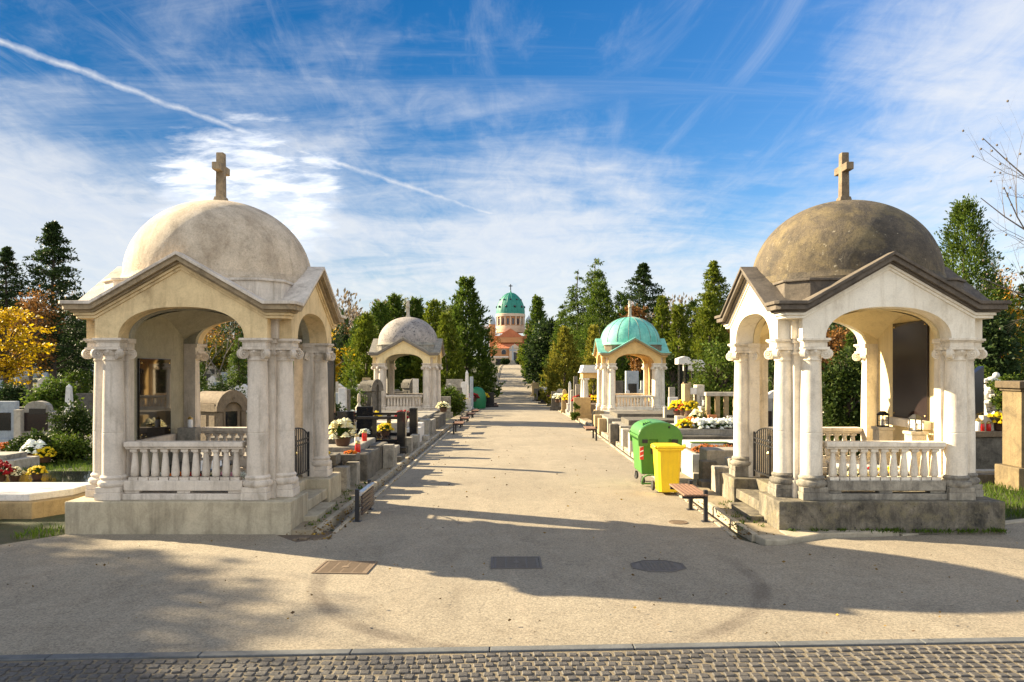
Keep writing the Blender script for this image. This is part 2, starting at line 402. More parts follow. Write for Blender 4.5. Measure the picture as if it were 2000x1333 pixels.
def balustrade(par, i, m, mb, n=11):
    o = bpy.data.objects.new('balustrade', None); COL.objects.link(o); o.parent = par
    def bx(mb, s0, s1, o0, o1, z0, z1):
        a = side(i, s0, o0, 0); b = side(i, s1, o1, 0)
        mb.box(min(a[0], b[0]), max(a[0], b[0]), min(a[1], b[1]), max(a[1], b[1]), z0, z1)
    r = MB(); bx(r, -.885, .885, 1.27, 1.49, 1.27, 1.345); bx(r, -.88, .88, 1.30, 1.46, 1.235, 1.27); r.build('rail', m, o, .012)
    r = MB(); bx(r, -.885, .885, 1.28, 1.49, .62, .77)
    for s0, s1 in ((-.885, -.66), (-.1, .1), (.66, .885)): bx(r, s0, s1, 1.30, 1.47, .58, .62)
    bx(r, -.885, .885, 1.26, 1.53, ZP, .58)
    r.build('base_rail', mb, o, .01)
    prof = [(.042, .05), (.058, .07), (.060, .12), (.052, .22), (.042, .33), (.036, .39), (.034, .405), (.046, .41), (.046, .425)]
    b = MB().cbox(0, 0, 0, .135, .135, .045).lathe(prof, 12).cbox(0, 0, .425, .105, .105, .04)
    me = b.mesh('baluster', m, 40)
    for k in range(n):
        s = -.76 + 1.52 * k / (n - 1)
        q = bpy.data.objects.new('baluster', me); link(q, o); q.location = side(i, s, 1.385, .77)
    return o
def cross_mb():
    c = MB(); c.cbox(0, 0, 0, .24, .24, .05).cbox(0, 0, .05, .20, .20, .07, 0, .86)
    c.cbox(0, 0, .11, .135, .15, .75, 0, .9)
    c.box(-.062, .062, -.25, .25, .53, .655)
    return c
def pavilion(loc, flip, mt, label, group, seam=False, detail=True):
    """flip = +1: entrance on +x (road to the right); -1: entrance on -x"""
    T = thing('domed_pavilion', label, 'pavilion', loc, 0, group)
    ent, clo = (1, 3) if flip > 0 else (3, 1)
    X = lambda v: v * flip
    def bx(mb, x0, x1, y0, y1, z0, z1):
        a, b = sorted((X(x0), X(x1))); return mb.box(a, b, y0, y1, z0, z1)
    # podium with a recess for the steps
    p = MB(); H = 1.66
    poly = [(-H, -H), (H, -H), (H, -.72), (1.26, -.72), (1.26, .66), (H, .66), (H, 1.6), (-H, 1.6)]
    poly = [(X(x), y) for x, y in poly]
    if flip < 0: poly = poly[::-1]
    p.prism(poly, 'z', -.35, ZP); p.build('podium', mt['pod'], T, .02, seg=3)
    bx(MB(), 1.262, 1.86, -.98, .30, -.3, .145).build('step', mt['pod'], T, .012)
    bx(MB(), 1.262, 1.62, -.715, .655, .15, .32).build('step', mt['pod'], T, .012)
    # corner piers
    for sx in (-1, 1):
        for sy in (-1, 1):
            q = MB()
            def L_(off, z0, z1, jamb=.90, outer=1.31):
                a, o, i = jamb - off, outer + off, 1.125
                pl_ = [(a, i), (i, i), (i, a), (o, a), (o, o), (a, o)]
                pl_ = [(u * sx, v * sy) for u, v in pl_]
                q.prism(pl_ if sx * sy > 0 else pl_[::-1], 'z', z0, z1)
            L_(.02, ZP, ZP + .26); L_(0, ZP + .26, 2.65); L_(.022, 2.65, 2.685); L_(.005, 2.685, 2.82); L_(.03, 2.82, 2.888); L_(.0, 2.888, 3.3, 1.126, 1.37); L_(.035, 3.16, 3.19, 1.2, 1.37)
            q.build('corner_pier', mt['stone'], T, .006)
    for i in range(4):
        for s in (-1.08, 1.08):
            x, y, _ = side(i, s, 1.38, 0); fx, fy, _ = side(i, 0, 1, 0)
            make_column(T, x, y, fx, fy, mt['stone'], mt.get('base'))
        arch_slab(i, 1.24, 1.55, 1.275, .93, .46, lambda s: zt(s) - .16).build('arched_wall', mt['wall'], T, smooth=25)
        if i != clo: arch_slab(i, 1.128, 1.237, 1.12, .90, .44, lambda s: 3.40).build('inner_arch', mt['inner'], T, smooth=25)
    # cornice
    c = MB(); ring(c, 1.74, 1.30, 0, -.051)
    c.build('cornice', mt['top'], T, .008)
    c = MB(); ring(c, 1.705, 1.31, -.052, -.128)
    c.build('cornice_moulding', mt['corn'], T, .006)
    c = MB(); ring(c, 1.64, 1.32, -.129, -.162); c.build('bed_moulding', mt['corn'], T, .006)
    c = MB(); ring(c, 1.60, 1.33, -.163, -.205); ring(c, 1.572, 1.34, -.206, -.25); c.build('lower_moulding', mt['wall'], T, .006)
    # cross gabled roof
    n = 44; g = MB(); vs = []; L = 1.5
    for a in range(n + 1):
        for b in range(n + 1):
            x, y = -L + 2 * L * a / n, -L + 2 * L * b / n
            vs.append((x, y, max(zt(x), zt(y)) + .012 - .02))
    g.add(vs, [(a * (n + 1) + b, (a + 1) * (n + 1) + b, (a + 1) * (n + 1) + b + 1, a * (n + 1) + b + 1) for a in range(n) for b in range(n)])
    g.build('roof', mt['top'], T)
    # chamfered attic under the dome
    def cham(h, k): return [(-h + k, -h), (h - k, -h), (h, -h + k), (h, h - k), (h - k, h), (-h + k, h), (-h, h - k), (-h, -h + k)]
    a = MB(); c8 = cham(1.38, .29); a.add([(x, y, 3.40) for x, y in c8] + [(x, y, 3.762) for x, y in c8], [(k, (k + 1) % 8, 8 + (k + 1) % 8, 8 + k) for k in range(8)]); a.prism(cham(1.41, .30), 'z', 3.76, 3.80); a.build('attic', mt['attic'], T, .01)
    MB().lathe([(1.53, 3.80), (1.53, 3.84), (1.51, 3.87), (1.50, 3.93), (1.46, 3.935)], 72).build('dome_ring', mt['domering'], T, smooth=30)
    d = MB(); pr = [(1.485 * math.cos(PI / 2 * t / 26) ** .97, 3.93 + 1.30 * math.sin(PI / 2 * t / 26)) for t in range(26)] + [(.02, 5.232)]
    d.lathe(pr, 72, cap=False)
    dome = d.build('dome', mt['dome'], T, smooth=60)
    if seam:
        for k in range(16):
            az = 2 * PI * (k + .5) / 16
            MB().tube([(r * math.cos(az) * 1.004, r * math.sin(az) * 1.004, z + .006) for r, z in pr[:-1]], .010, 5).build('seam', mt['seam'], dome)
    cross_mb().build('roof_cross', mt['cross'], T, .012, loc=(0, 0, 5.195))
    # inside: sail vault, closed wall with its plaque, floor
    n = 20; g = MB(); vs = []; L = 1.13
    for a in range(n + 1):
        for b in range(n + 1):
            x, y = -L + 2 * L * a / n, -L + 2 * L * b / n
            vs.append((x, y, 3.72 - .305 * (x * x + y * y)))
    g.add(vs, [(a * (n + 1) + b, a * (n + 1) + b + 1, (a + 1) * (n + 1) + b + 1, (a + 1) * (n + 1) + b) for a in range(n) for b in range(n)])
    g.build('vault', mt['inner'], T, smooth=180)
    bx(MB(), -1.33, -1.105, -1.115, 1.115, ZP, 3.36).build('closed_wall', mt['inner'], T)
    bx(MB(), -1.0, 1.0, -1.0, 1.0, ZP - .05, ZP + .05).build('floor_slab', mt['pod'], T)
    pq = bx(MB(), -1.103, -1.065, -.62, .50, *mt.get('pz', (1.30, 2.60))).build('plaque', mt['plaque'], T, .006)
    for y_ in (-.56, .44):
        for z_ in (mt.get('pz', (1.30, 2.60))[0] + .07, mt.get('pz', (1.30, 2.60))[1] - .07):
            MB().lathe([(.014, 0), (.014, .008), (.004, .012)], 10, (X(-1.065), y_, z_), (X(1), 0, 0)).build('fixing', M['gold'], T)
    bx(MB(), -1.103, -.98, -.68, .60, mt.get('pz', (1.30, 0))[0] - .14, mt.get('pz', (1.30, 0))[0] - .003).build('plaque_sill', mt['stone'], T, .01)
    balustrade(T, 0, mt['stone'], mt.get('base', mt['stone'])); balustrade(T, 2, mt['stone'], mt['stone'])
    # iron gate with an arched top
    if detail:
        gt = bpy.data.objects.new('gate', None); COL.objects.link(gt); gt.parent = T; gt.location = (X(1.24), 0, ZP)
        f = MB()
        for z in (.12, .62, .70): f.box(-.012, .012, -.86, .86, z, z + .025)
        for y in (-.86, -.012, .84): f.box(-.015, .015, y, y + .024, .02, .82)
        pts = [(0, .85 * math.cos(t * PI / 12), .68 + .26 * math.sin(t * PI / 12)) for t in range(13)]
        f.tube(pts, .012, 6); f.build('gate_frame', M['iron'], gt)
        b = MB()
        for k in range(15):
            y = -.77 + k * .11
            b.box(-.007, .007, y - .007, y + .007, .14, .68 + .25 * math.sqrt(max(0, 1 - (y / .85) ** 2)))
        b.build('gate_bars', M['iron'], gt)
        MB().ball((0, .06, .52), .03, 8).build('gate_lock', M['gold'], gt)
    return T
PG = 'domed stone pavilions along the alley'
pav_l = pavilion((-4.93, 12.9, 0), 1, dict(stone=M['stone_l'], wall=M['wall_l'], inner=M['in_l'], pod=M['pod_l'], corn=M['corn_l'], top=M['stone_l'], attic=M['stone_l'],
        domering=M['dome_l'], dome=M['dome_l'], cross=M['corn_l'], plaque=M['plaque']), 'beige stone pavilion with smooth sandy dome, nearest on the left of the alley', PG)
pav_r = pavilion((5.53, 12.9, 0), -1, dict(base=M['base_r'], stone=M['stone_r'], wall=M['wall_r'], inner=M['in_r'], pod=M['pod_r'], corn=M['corn_r'], top=M['corn_r'], attic=M['corn_r'],
        domering=M['dome_r'], dome=M['dome_r'], cross=M['brown'], plaque=M['plaque_r'], pz=(1.60, 3.22)), 'white pavilion with dark brown lichen-stained dome, nearest on the right', PG)
pav_l2 = pavilion((-5.35, 38.6, gz(-5, 37)), 1, dict(stone=M['stone_l'], wall=M['wall_y'], inner=M['in_l'], pod=M['grey'], corn=M['corn_g'], top=M['grey'], attic=M['grey'],
        domering=M['grey'], dome=M['dome_g'], cross=M['pale'], plaque=M['plaque']), 'distant yellowish pavilion with grey black-spotted dome on the left', PG, detail=False)
pav_r2 = pavilion((5.8, 38.6, gz(5, 37)), -1, dict(stone=M['stone_r'], wall=M['wall_o'], inner=M['wall_o'], pod=M['ochre'], corn=M['ochre'], top=M['copper_roof'], attic=M['brown'],
        domering=M['copper'], dome=M['copper'], cross=M['pale'], plaque=M['plaque_r'], seam=M['corn_g']), 'distant ochre pavilion with seamed turquoise copper dome on the right', PG, seam=True, detail=False)
# ------------------------------------------------------------------ ground, road, kerbs, paving
def asphalt_mat():
    m, nt, b = newmat('asphalt')
    v = coords(nt, world=True)
    big = noise(nt, v, .35, 6, .6, .6)
    mid = noise(nt, v, 2.2, 8, .7, .4)
    vs = coords(nt, (2.6, .25, 1), world=True)
    trk = noise(nt, vs, .7, 5, .6, .2)
    c = mixc(nt, ramp(nt, big, [(.3, 0), (.7, 1)]), (.245, .210, .155), (.312, .268, .197))
    c = mixc(nt, ramp(nt, mid, [(.45, 0), (.75, .55)]), c, (.205, .167, .118))
    c = mixc(nt, ramp(nt, trk, [(.5, 0), (.8, .5)]), c, (.37, .305, .22))
    # old patches and damp stains
    c = mixc(nt, ramp(nt, noise(nt, coords(nt, (1, .35, 1), world=True), 1.1, 7, .7, 1.2), [(.54, 0), (.70, .5)]), c, (.175, .145, .105))
    c = mixc(nt, ramp(nt, noise(nt, v, .9, 3, .5, 2.0), [(.58, 0), (.66, .25)]), c, (.38, .325, .24))
    # cracks
    vo = N(nt, 'ShaderNodeTexVoronoi'); vo.feature = 'DISTANCE_TO_EDGE'; vo.inputs['Scale'].default_value = .33
    wv = N(nt, 'ShaderNodeVectorMath', operation='ADD'); nz = N(nt, 'ShaderNodeTexNoise'); nz.inputs['Scale'].default_value = 1.6; nz.inputs['Detail'].default_value = 6
    nt.links.new(v, nz.inputs['Vector']); sc_ = N(nt, 'ShaderNodeVectorMath', operation='SCALE'); sc_.inputs['Scale'].default_value = .9; nt.links.new(nz.outputs['Color'], sc_.inputs[0])
    nt.links.new(v, wv.inputs[0]); nt.links.new(sc_.outputs[0], wv.inputs[1]); nt.links.new(wv.outputs[0], vo.inputs['Vector'])
    ck = mixc(nt, 1.0, ramp(nt, vo.outputs['Distance'], [(.0, .5), (.005, 0)]), ramp(nt, noise(nt, v, .6, 4, .6), [(.5, 0), (.6, 1)]), 'MULTIPLY')
    c = mixc(nt, ck, c, (.07, .058, .045))
    # rubber mark left by a turning vehicle: an arc on the crossing, with tread bars
    ds = N(nt, 'ShaderNodeVectorMath', operation='DISTANCE'); ds.inputs[1].default_value = (.27, 9.05, .012); nt.links.new(v, ds.inputs[0])
    ab = N(nt, 'ShaderNodeMath', operation='SUBTRACT'); nt.links.new(ds.outputs['Value'], ab.inputs[0]); ab.inputs[1].default_value = 2.52
    aa = N(nt, 'ShaderNodeMath', operation='ABSOLUTE'); nt.links.new(ab.outputs[0], aa.inputs[0])
    tm = mixc(nt, 1.0, ramp(nt, aa.outputs[0], [(.05, .7), (.13, 0)]), ramp(nt, noise(nt, v, 1.1, 5, .65), [(.30, .25), (.58, 1)]), 'MULTIPLY')
    sy = N(nt, 'ShaderNodeSeparateXYZ'); nt.links.new(v, sy.inputs[0])
    yr = N(nt, 'ShaderNodeMapRange'); yr.inputs[1].default_value = 10.2; yr.inputs[2].default_value = 9.0; nt.links.new(sy.outputs[1], yr.inputs[0])
    tm = mixc(nt, 1.0, tm, yr.outputs[0], 'MULTIPLY')
    c = mixc(nt, tm, c, (.13, .105, .08))
    g = noise(nt, v, 48, 5, .8)
    c = mixc(nt, 1.0, c, ramp(nt, g, [(.28, .30), (.5, .98), (.72, 1.65)]), 'MULTIPLY')
    g2 = noise(nt, v, 28, 2, .6)
    c = mixc(nt, ramp(nt, g2, [(.70, 0), (.74, .55)]), c, (.07, .06, .05))
    nt.links.new(c, b.inputs['Base Color']); b.inputs['Roughness'].default_value = .88
    b.inputs['Specular IOR Level'].default_value = .3
    bump(nt, b, g, .9, .008)
    return m
M['asphalt'] = asphalt_mat()
def ground_mat():
    m, nt, b = newmat('earth_and_turf')
    v = coords(nt, world=True)
    big = noise(nt, v, .25, 6, .65, .5)
    c = mixc(nt, ramp(nt, big, [(.42, 0), (.6, 1)]), (.062, .060, .026), (.030, .046, .012))
    c = mixc(nt, ramp(nt, noise(nt, v, 3, 8, .7), [(.45, 0), (.7, .7)]), c, (.085, .07, .04))
    g = noise(nt, v, 40, 4, .75)
    c = mixc(nt, 1.0, c, ramp(nt, g, [(.28, .5), (.7, 1.3)]), 'MULTIPLY')
    nt.links.new(c, b.inputs['Base Color']); b.inputs['Roughness'].default_value = .95
    bump(nt, b, g, .8, .02)
    return m
M['ground'] = ground_mat()
M['path'] = stone('gravel_walk', (.25, .20, .125), (.31, .25, .16), (.12, .10, .05), .4, 2, bmp=.6)
M['kerb'] = stone('kerb_stone', (.36, .31, .22), (.43, .37, .27), (.13, .11, .07), .4, 2, bmp=.4)
M['strip'] = stone('grey_granite_strip', (.085, .09, .092), (.125, .13, .132), (.045, .045, .045), .3, 4, bmp=.25)
M['cobble'] = stone('cobble_stone', (.060, .054, .047), (.115, .104, .09), (.025, .022, .02), .5, 9, rough=.6, bmp=.6)
M['joint'] = stone('sandy_joints', (.20, .165, .105), (.15, .12, .08), (.07, .058, .04), .4, 8, bmp=.6)

YS = [-60, -20, -5, 0, 3, 6, 9, 11, 13, 15, 18, 22, 26, 30, 35, 40, 46, 52, 58, 64, 70, 76, 82, 88, 94, 100, 106, 112, 118, 124, 130, 136, 142, 148, 155, 163, 172, 185, 200, 230, 320, 600, 1500]
XS = [-1500, -400, -200, -140, -100, -75, -58, -45, -35, -28, -22, -17, -13, -9.5, -7, -4.5, -3.3, -2.96, -2.90, -2.66, -2.60, 0, 3.12, 3.18, 3.42, 3.48, 3.8, 4.5, 7, 9.5, 13, 17, 22, 28, 35, 45, 58, 75, 100, 140, 200, 400, 1500]
g = MB(); vs = [(x, y, gz(x, y) - .03 - (.09 if 11.5 < y < 205 and (-2.91 < x < -2.65 or 3.17 < x < 3.43) else 0)) for y in YS for x in XS]; nx = len(XS)
g.add(vs, [(a * nx + b, a * nx + b + 1, (a + 1) * nx + b + 1, (a + 1) * nx + b) for a in range(len(YS) - 1) for b in range(nx - 1)])
struct(g.build('ground', M['ground'], smooth=180))
def ystrip(x): return 6.585 + .049 * x
# alley: from the mouth to the far square
def rl(y): return -2.66 + .012 * max(0, y - 34) * 0
RY = [12.6] + [y for y in np.arange(13.5, 205, 2.5)]
r = MB(); vs = []
for y in RY:
    w = smooth(70, 84, y) * .12
    z = road_z(y) + .012
    for x in (-2.62 + w, -1.3, .3, 1.9, 3.14 - w):
        cam = .05 * (1 - ((x - .3) / 3.0) ** 2) * smooth(12.6, 18, y)
        vs.append((x, y, z + cam - .02 * smooth(12.6, 18, y)))
r.add(vs, [(a * 5 + b, a * 5 + b + 1, a * 5 + b + 6, a * 5 + b + 5) for a in range(len(RY) - 1) for b in range(4)])
struct(r.build('road', M['asphalt'], smooth=180))
# crossing in front of the pavilions
cp = [(-40, ystrip(-40) + .13), (40, ystrip(40) + .13), (40, 12.9), (14, 13.3), (9.2, 12.6), (7.2, 11.75), (6.2, 11.22), (4.6, 10.98), (3.72, 10.55), (3.42, 10.5), (3.2, 10.9), (3.14, 12.6), (-2.62, 12.6),
      (-2.64, 11.6), (-2.75, 10.95), (-3.05, 10.72), (-3.35, 11.05), (-3.5, 11.235), (-6.56, 11.235), (-6.75, 11.0), (-7.1, 10.55), (-8.2, 9.8), (-12, 8.9), (-40, 8.5)]
c = MB(); c.add([(x, y, .012) for x, y in cp], [tuple(range(len(cp)))])
struct(c.build('crossing_road', M['asphalt']))
struct(MB().add([(-60, 205, road_z(205) + .02), (60, 205, road_z(205) + .02), (60, 285, road_z(285) + .02), (-60, 285, road_z(285) + .02)], [(0, 1, 2, 3)]).build('church_square', M['asphalt']))
# granite strip and cobbles in the foreground
s = MB(); x = -9.0
while x < 9.5:
    w = rng.uniform(1.15, 1.35)
    a, b = x + .004, x + w - .004
    s.add([(a, ystrip(a) + .012, -.1), (b, ystrip(b) + .012, -.1), (b, ystrip(b) + .125, -.1), (a, ystrip(a) + .125, -.1),
           (a, ystrip(a) + .012, .020), (b, ystrip(b) + .012, .020), (b, ystrip(b) + .125, .018), (a, ystrip(a) + .125, .018)],
          [(4, 5, 6, 7), (0, 1, 5, 4), (1, 2, 6, 5), (2, 3, 7, 6), (3, 0, 4, 7)])
    x += w
struct(s.build('kerb_strip', M['strip'], bevel=.008))
struct(MB().add([(-40, -5, .003), (40, -5, .003), (40, ystrip(40) + .01, .003), (-40, ystrip(-40) + .01, .003)], [(0, 1, 2, 3)]).build('paving_bed', M['joint']))
cb = MB(); row = 0
dx, dy = .098, .100
for j in range(0, 34):
    for k in range(-80, 81):
        # rows bend in shallow fans, so that joints run slantwise
        u = k * dx + (j % 2) * .03 + rng.uniform(-.006, .006)
        v = ystrip(u) - .055 - j * dy - .035 * abs(math.sin(u * 1.9)) + rng.uniform(-.006, .006)
        u += .45 * (j * dy) * math.tanh(u * .35)
        if v > ystrip(u) - .045: v = ystrip(u) - .047
        cb.cbox(u, v, -.05, dx * rng.uniform(.74, .90), dy * rng.uniform(.72, .88), .064 + rng.uniform(-.005, .006), rng.uniform(-.12, .12) + .06 * math.cos(u * 1.9), rng.uniform(.90, .96))
struct(cb.build('cobblestone_paving', M['cobble'], bevel=.006, seg=1))
# kerbs, channels and walks on both sides of the alley
def side_run(name, mat, x0, x1, y0, y1, h, step=4.0, gap=.0, bottom=.25):
    mb = MB(); y = y0
    while y < y1 - .01:
        e = min(y1, y + step)
        if gap:
            za = road_z(y) ; zb = road_z(e)
            mb.add([(x0, y + gap, za - bottom), (x1, y + gap, za - bottom), (x1, e - gap, zb - bottom), (x0, e - gap, zb - bottom), (x0, y + gap, za + h), (x1, y + gap, za + h), (x1, e - gap, zb + h), (x0, e - gap, zb + h)],
                   [(4, 5, 6, 7), (0, 1, 5, 4), (1, 2, 6, 5), (2, 3, 7, 6), (3, 0, 4, 7)])
        else:
            za, zb = road_z(y), road_z(e)
            mb.add([(x0, y, za + h), (x1, y, za + h), (x1, e, zb + h), (x0, e, zb + h), (x0, y, za - bottom), (x1, y, za - bottom), (x1, e, zb - bottom), (x0, e, zb - bottom)],
                   [(0, 1, 2, 3), (1, 5, 6, 2), (0, 3, 7, 4), (4, 5, 1, 0), (3, 2, 6, 7)])
        y = e
    return mb
def kerbset(sgn, xk):
    X = lambda v: xk + sgn * v
    def run(nm, mat, a, b, y0, y1, h, step, gap, bev):
        x0, x1 = sorted((X(a), X(b)))
        struct(side_run(nm, mat, x0, x1, y0, y1, h, step, gap).build(nm, mat, bevel=bev))
    run('road_kerb', M['kerb'], 0, .07, 11.3 if sgn < 0 else 11.1, 200, .03, .8, .004, .01)        # inner lip of the channel
    run('gutter', M['grey'], .07, .24, 11.3 if sgn < 0 else 11.1, 200, -.075, .5, .012, .01)
    run('pavement_kerb', M['kerb'], .24, .33, 11.35 if sgn < 0 else 10.95, 200, .085, .9, .003, .012)
    run('pavement', M['path'], .33, .72, 11.25 if sgn < 0 else 10.9, 200, .07, 2.0, 0, 0)
kerbset(-1, -2.62); kerbset(1, 3.14)
# broken kerb end at the right corner, and the bricks of the left gully
e = MB(); e.prism([(3.42, 10.95), (3.47, 10.62), (3.72, 10.60), (4.4, 11.02), (5.6, 11.16), (5.6, 11.25), (3.86, 11.25), (3.86, 10.95)], 'z', -.1, .075)
struct(e.build('kerb_corner', M['kerb'], bevel=.02))
e = MB(); e.prism([(5.62, 11.12), (7.3, 11.8), (9.2, 12.65), (9.2, 12.78), (7.24, 11.95), (5.62, 11.26)], 'z', -.1, .03)
struct(e.build('edge_kerb', M['kerb'], bevel=.01))
# dark gully mouth in the left corner
q = MB(); q.add([(-3.55, 10.6, .001), (-2.6, 10.6, .001), (-2.6, 11.5, .001), (-3.55, 11.5, .001)], [(0, 1, 2, 3)])
struct(q.build('gully', M['soil']))
q = MB()
for k in range(7): q.cbox(-3.12 + k * .075, 10.93 + .05 * math.sin(k * 1.3), -.02, .062, .10, .036 + .006 * (k % 3), .3 * math.sin(k * 2.1))
struct(q.build('gully_bricks', M['brown'], bevel=.006))

# ------------------------------------------------------------------ covers in the asphalt
def cover(kind, loc, rz, label, mat, w, d):
    t = thing('manhole_cover', label, 'manhole cover', loc, rz, 'manhole covers in the asphalt')
    f = MB(); p = MB()
    if kind == 'rect':
        fw = .028
        f.box(-w / 2, w / 2, -d / 2, -d / 2 + fw, -.02, .010); f.box(-w / 2, w / 2, d / 2 - fw, d / 2, -.02, .010)
        f.box(-w / 2, -w / 2 + fw, -d / 2 + fw, d / 2 - fw, -.02, .010); f.box(w / 2 - fw, w / 2, -d / 2 + fw, d / 2 - fw, -.02, .010)
        p.box(-w / 2 + fw + .006, w / 2 - fw - .006, -d / 2 + fw + .006, d / 2 - fw - .006, -.02, .006)
        n = 14
        for k in range(n):
            y = -d / 2 + .06 + (d - .12) * k / (n - 1)
            for k2 in range(4):
                xa = -w / 2 + .06 + k2 * (w - .12) / 4
                p.box(xa + .01, xa + (w - .12) / 4 - .01, y - .006, y + .006, .006, .0095)
        p.lathe([(.045, .006), (.045, .012), (.03, .012)], 16, (0, 0, 0))
    else:
        n = 8 if kind == 'oct' else 32
        a0 = PI / 8
        def ngon(r): return [(r * w / 2 * math.cos(a0 + 2 * PI * k / n), r * d / 2 * math.sin(a0 + 2 * PI * k / n)) for k in range(n)]
        o, i = ngon(1), ngon(.93)
        f.add([(*q, .008) for q in o] + [(*q, .008) for q in i] + [(*q, -.02) for q in o], [(k, (k + 1) % n, n + (k + 1) % n, n + k) for k in range(n)] + [(2 * n + k, 2 * n + (k + 1) % n, (k + 1) % n, k) for k in range(n)])
        p.prism(ngon(.92), 'z', -.02, .005)
        for k in range(6):
            for j in range(6):
                x, y = (-.5 + (k + .5) / 6) * w * .62, (-.5 + (j + .5) / 6) * d * .62
                p.cbox(x, y, .005, w * .06, d * .06, .004, PI / 4)
    f.build('cover_frame', mat, t); p.build('cover_plate', mat, t)
cover('rect', (-2.06, 9.36, .014), R(-3), 'tan rectangular cast iron cover, leftmost in the asphalt foreground', M['rustiron'], .66, .58)
cover('rect', (.02, 9.58, .014), R(1), 'dark grey rectangular iron cover in the middle of the crossing', M['castiron'], .63, .58)
cover('oct', (1.76, 9.42, .014), 0, 'dark grey octagonal iron cover, right in the asphalt foreground', M['castiron'], .70, .60)
cover('round', (2.58, 12.1, .014), 0, 'small round brown cover in the asphalt beside the right bench', M['rustiron'], .30, .30)
# ------------------------------------------------------------------ benches
def bench(loc, sgn, label, folded=False, mat=None):
    """two posts on the kerb side; the slatted seat cantilevers towards the road (sgn: direction of the kerb)"""
    T = thing('folding_bench' if folded else 'park_bench', label, 'bench', loc, 0, 'slatted benches along the alley kerbs')
    mat = mat or M['slat']
    X = lambda v: v * sgn
    for y in (-.52, .52):
        p = MB().cbox(X(0), y, -.05, .06, .07, .55 if not folded else .56); p.cbox(X(0), y, -.005, .13, .14, .012)
        p.build('leg', M['iron'], T, .006)
    if not folded:
        f = MB()
        for y in (-.47, .47): f.box(*sorted((X(.03), X(-.36))), y - .025, y + .025, .355, .405)
        f.box(*sorted((X(-.02), X(.03))), -.52, .52, .36, .40)
        f.build('seat_frame', M['iron'], T, .004)
        s = MB()
        for k in range(6):
            x = -.355 + k * .066
            s.box(*sorted((X(x), X(x + .056))), -.58, .58, .407, .437)
        s.build('seat', mat, T, .006)
    else:
        f = MB(); f.tube([(X(-.05), -.52, .43), (X(-.05), .52, .43)], .028, 12); f.box(*sorted((X(-.02), X(-.10))), -.50, .50, .452, .468)
        f.build('top_rail', M['metal'], T)
        s = MB()
        for k in range(5):
            z = .40 - k * .064
            s.box(*sorted((X(-.05), X(-.085))), -.49, .49, z - .052, z)
        s.build('seat', mat, T, .006)
    # worn bare patch of concrete at each foot
    return T
bench((3.03, 12.7, .012), 1, 'brown slatted backless bench with its seat down, beside the yellow bin')
bench((-2.50, 12.72, .012), -1, 'folding bench with its slatted seat hanging down, beside the left pavilion steps', True, M['slat_d'])
bench((2.86, 27.4, road_z(27.4)), 1, 'distant slatted bench on the right kerb before the copper domed pavilion')
for y, lb in ((30.3, 'distant slatted bench on the left kerb, nearest of the four before the green container'),
              (34.0, 'second bench on the far left kerb, beside the grey domed pavilion'),
              (38.6, 'third bench on the far left kerb, level with the grey domed pavilion'),
              (43.0, 'small dark bench on the left kerb, last before the dark green container')):
    bench((-2.36, y, road_z(y)), -1, lb, False, M['slat'])

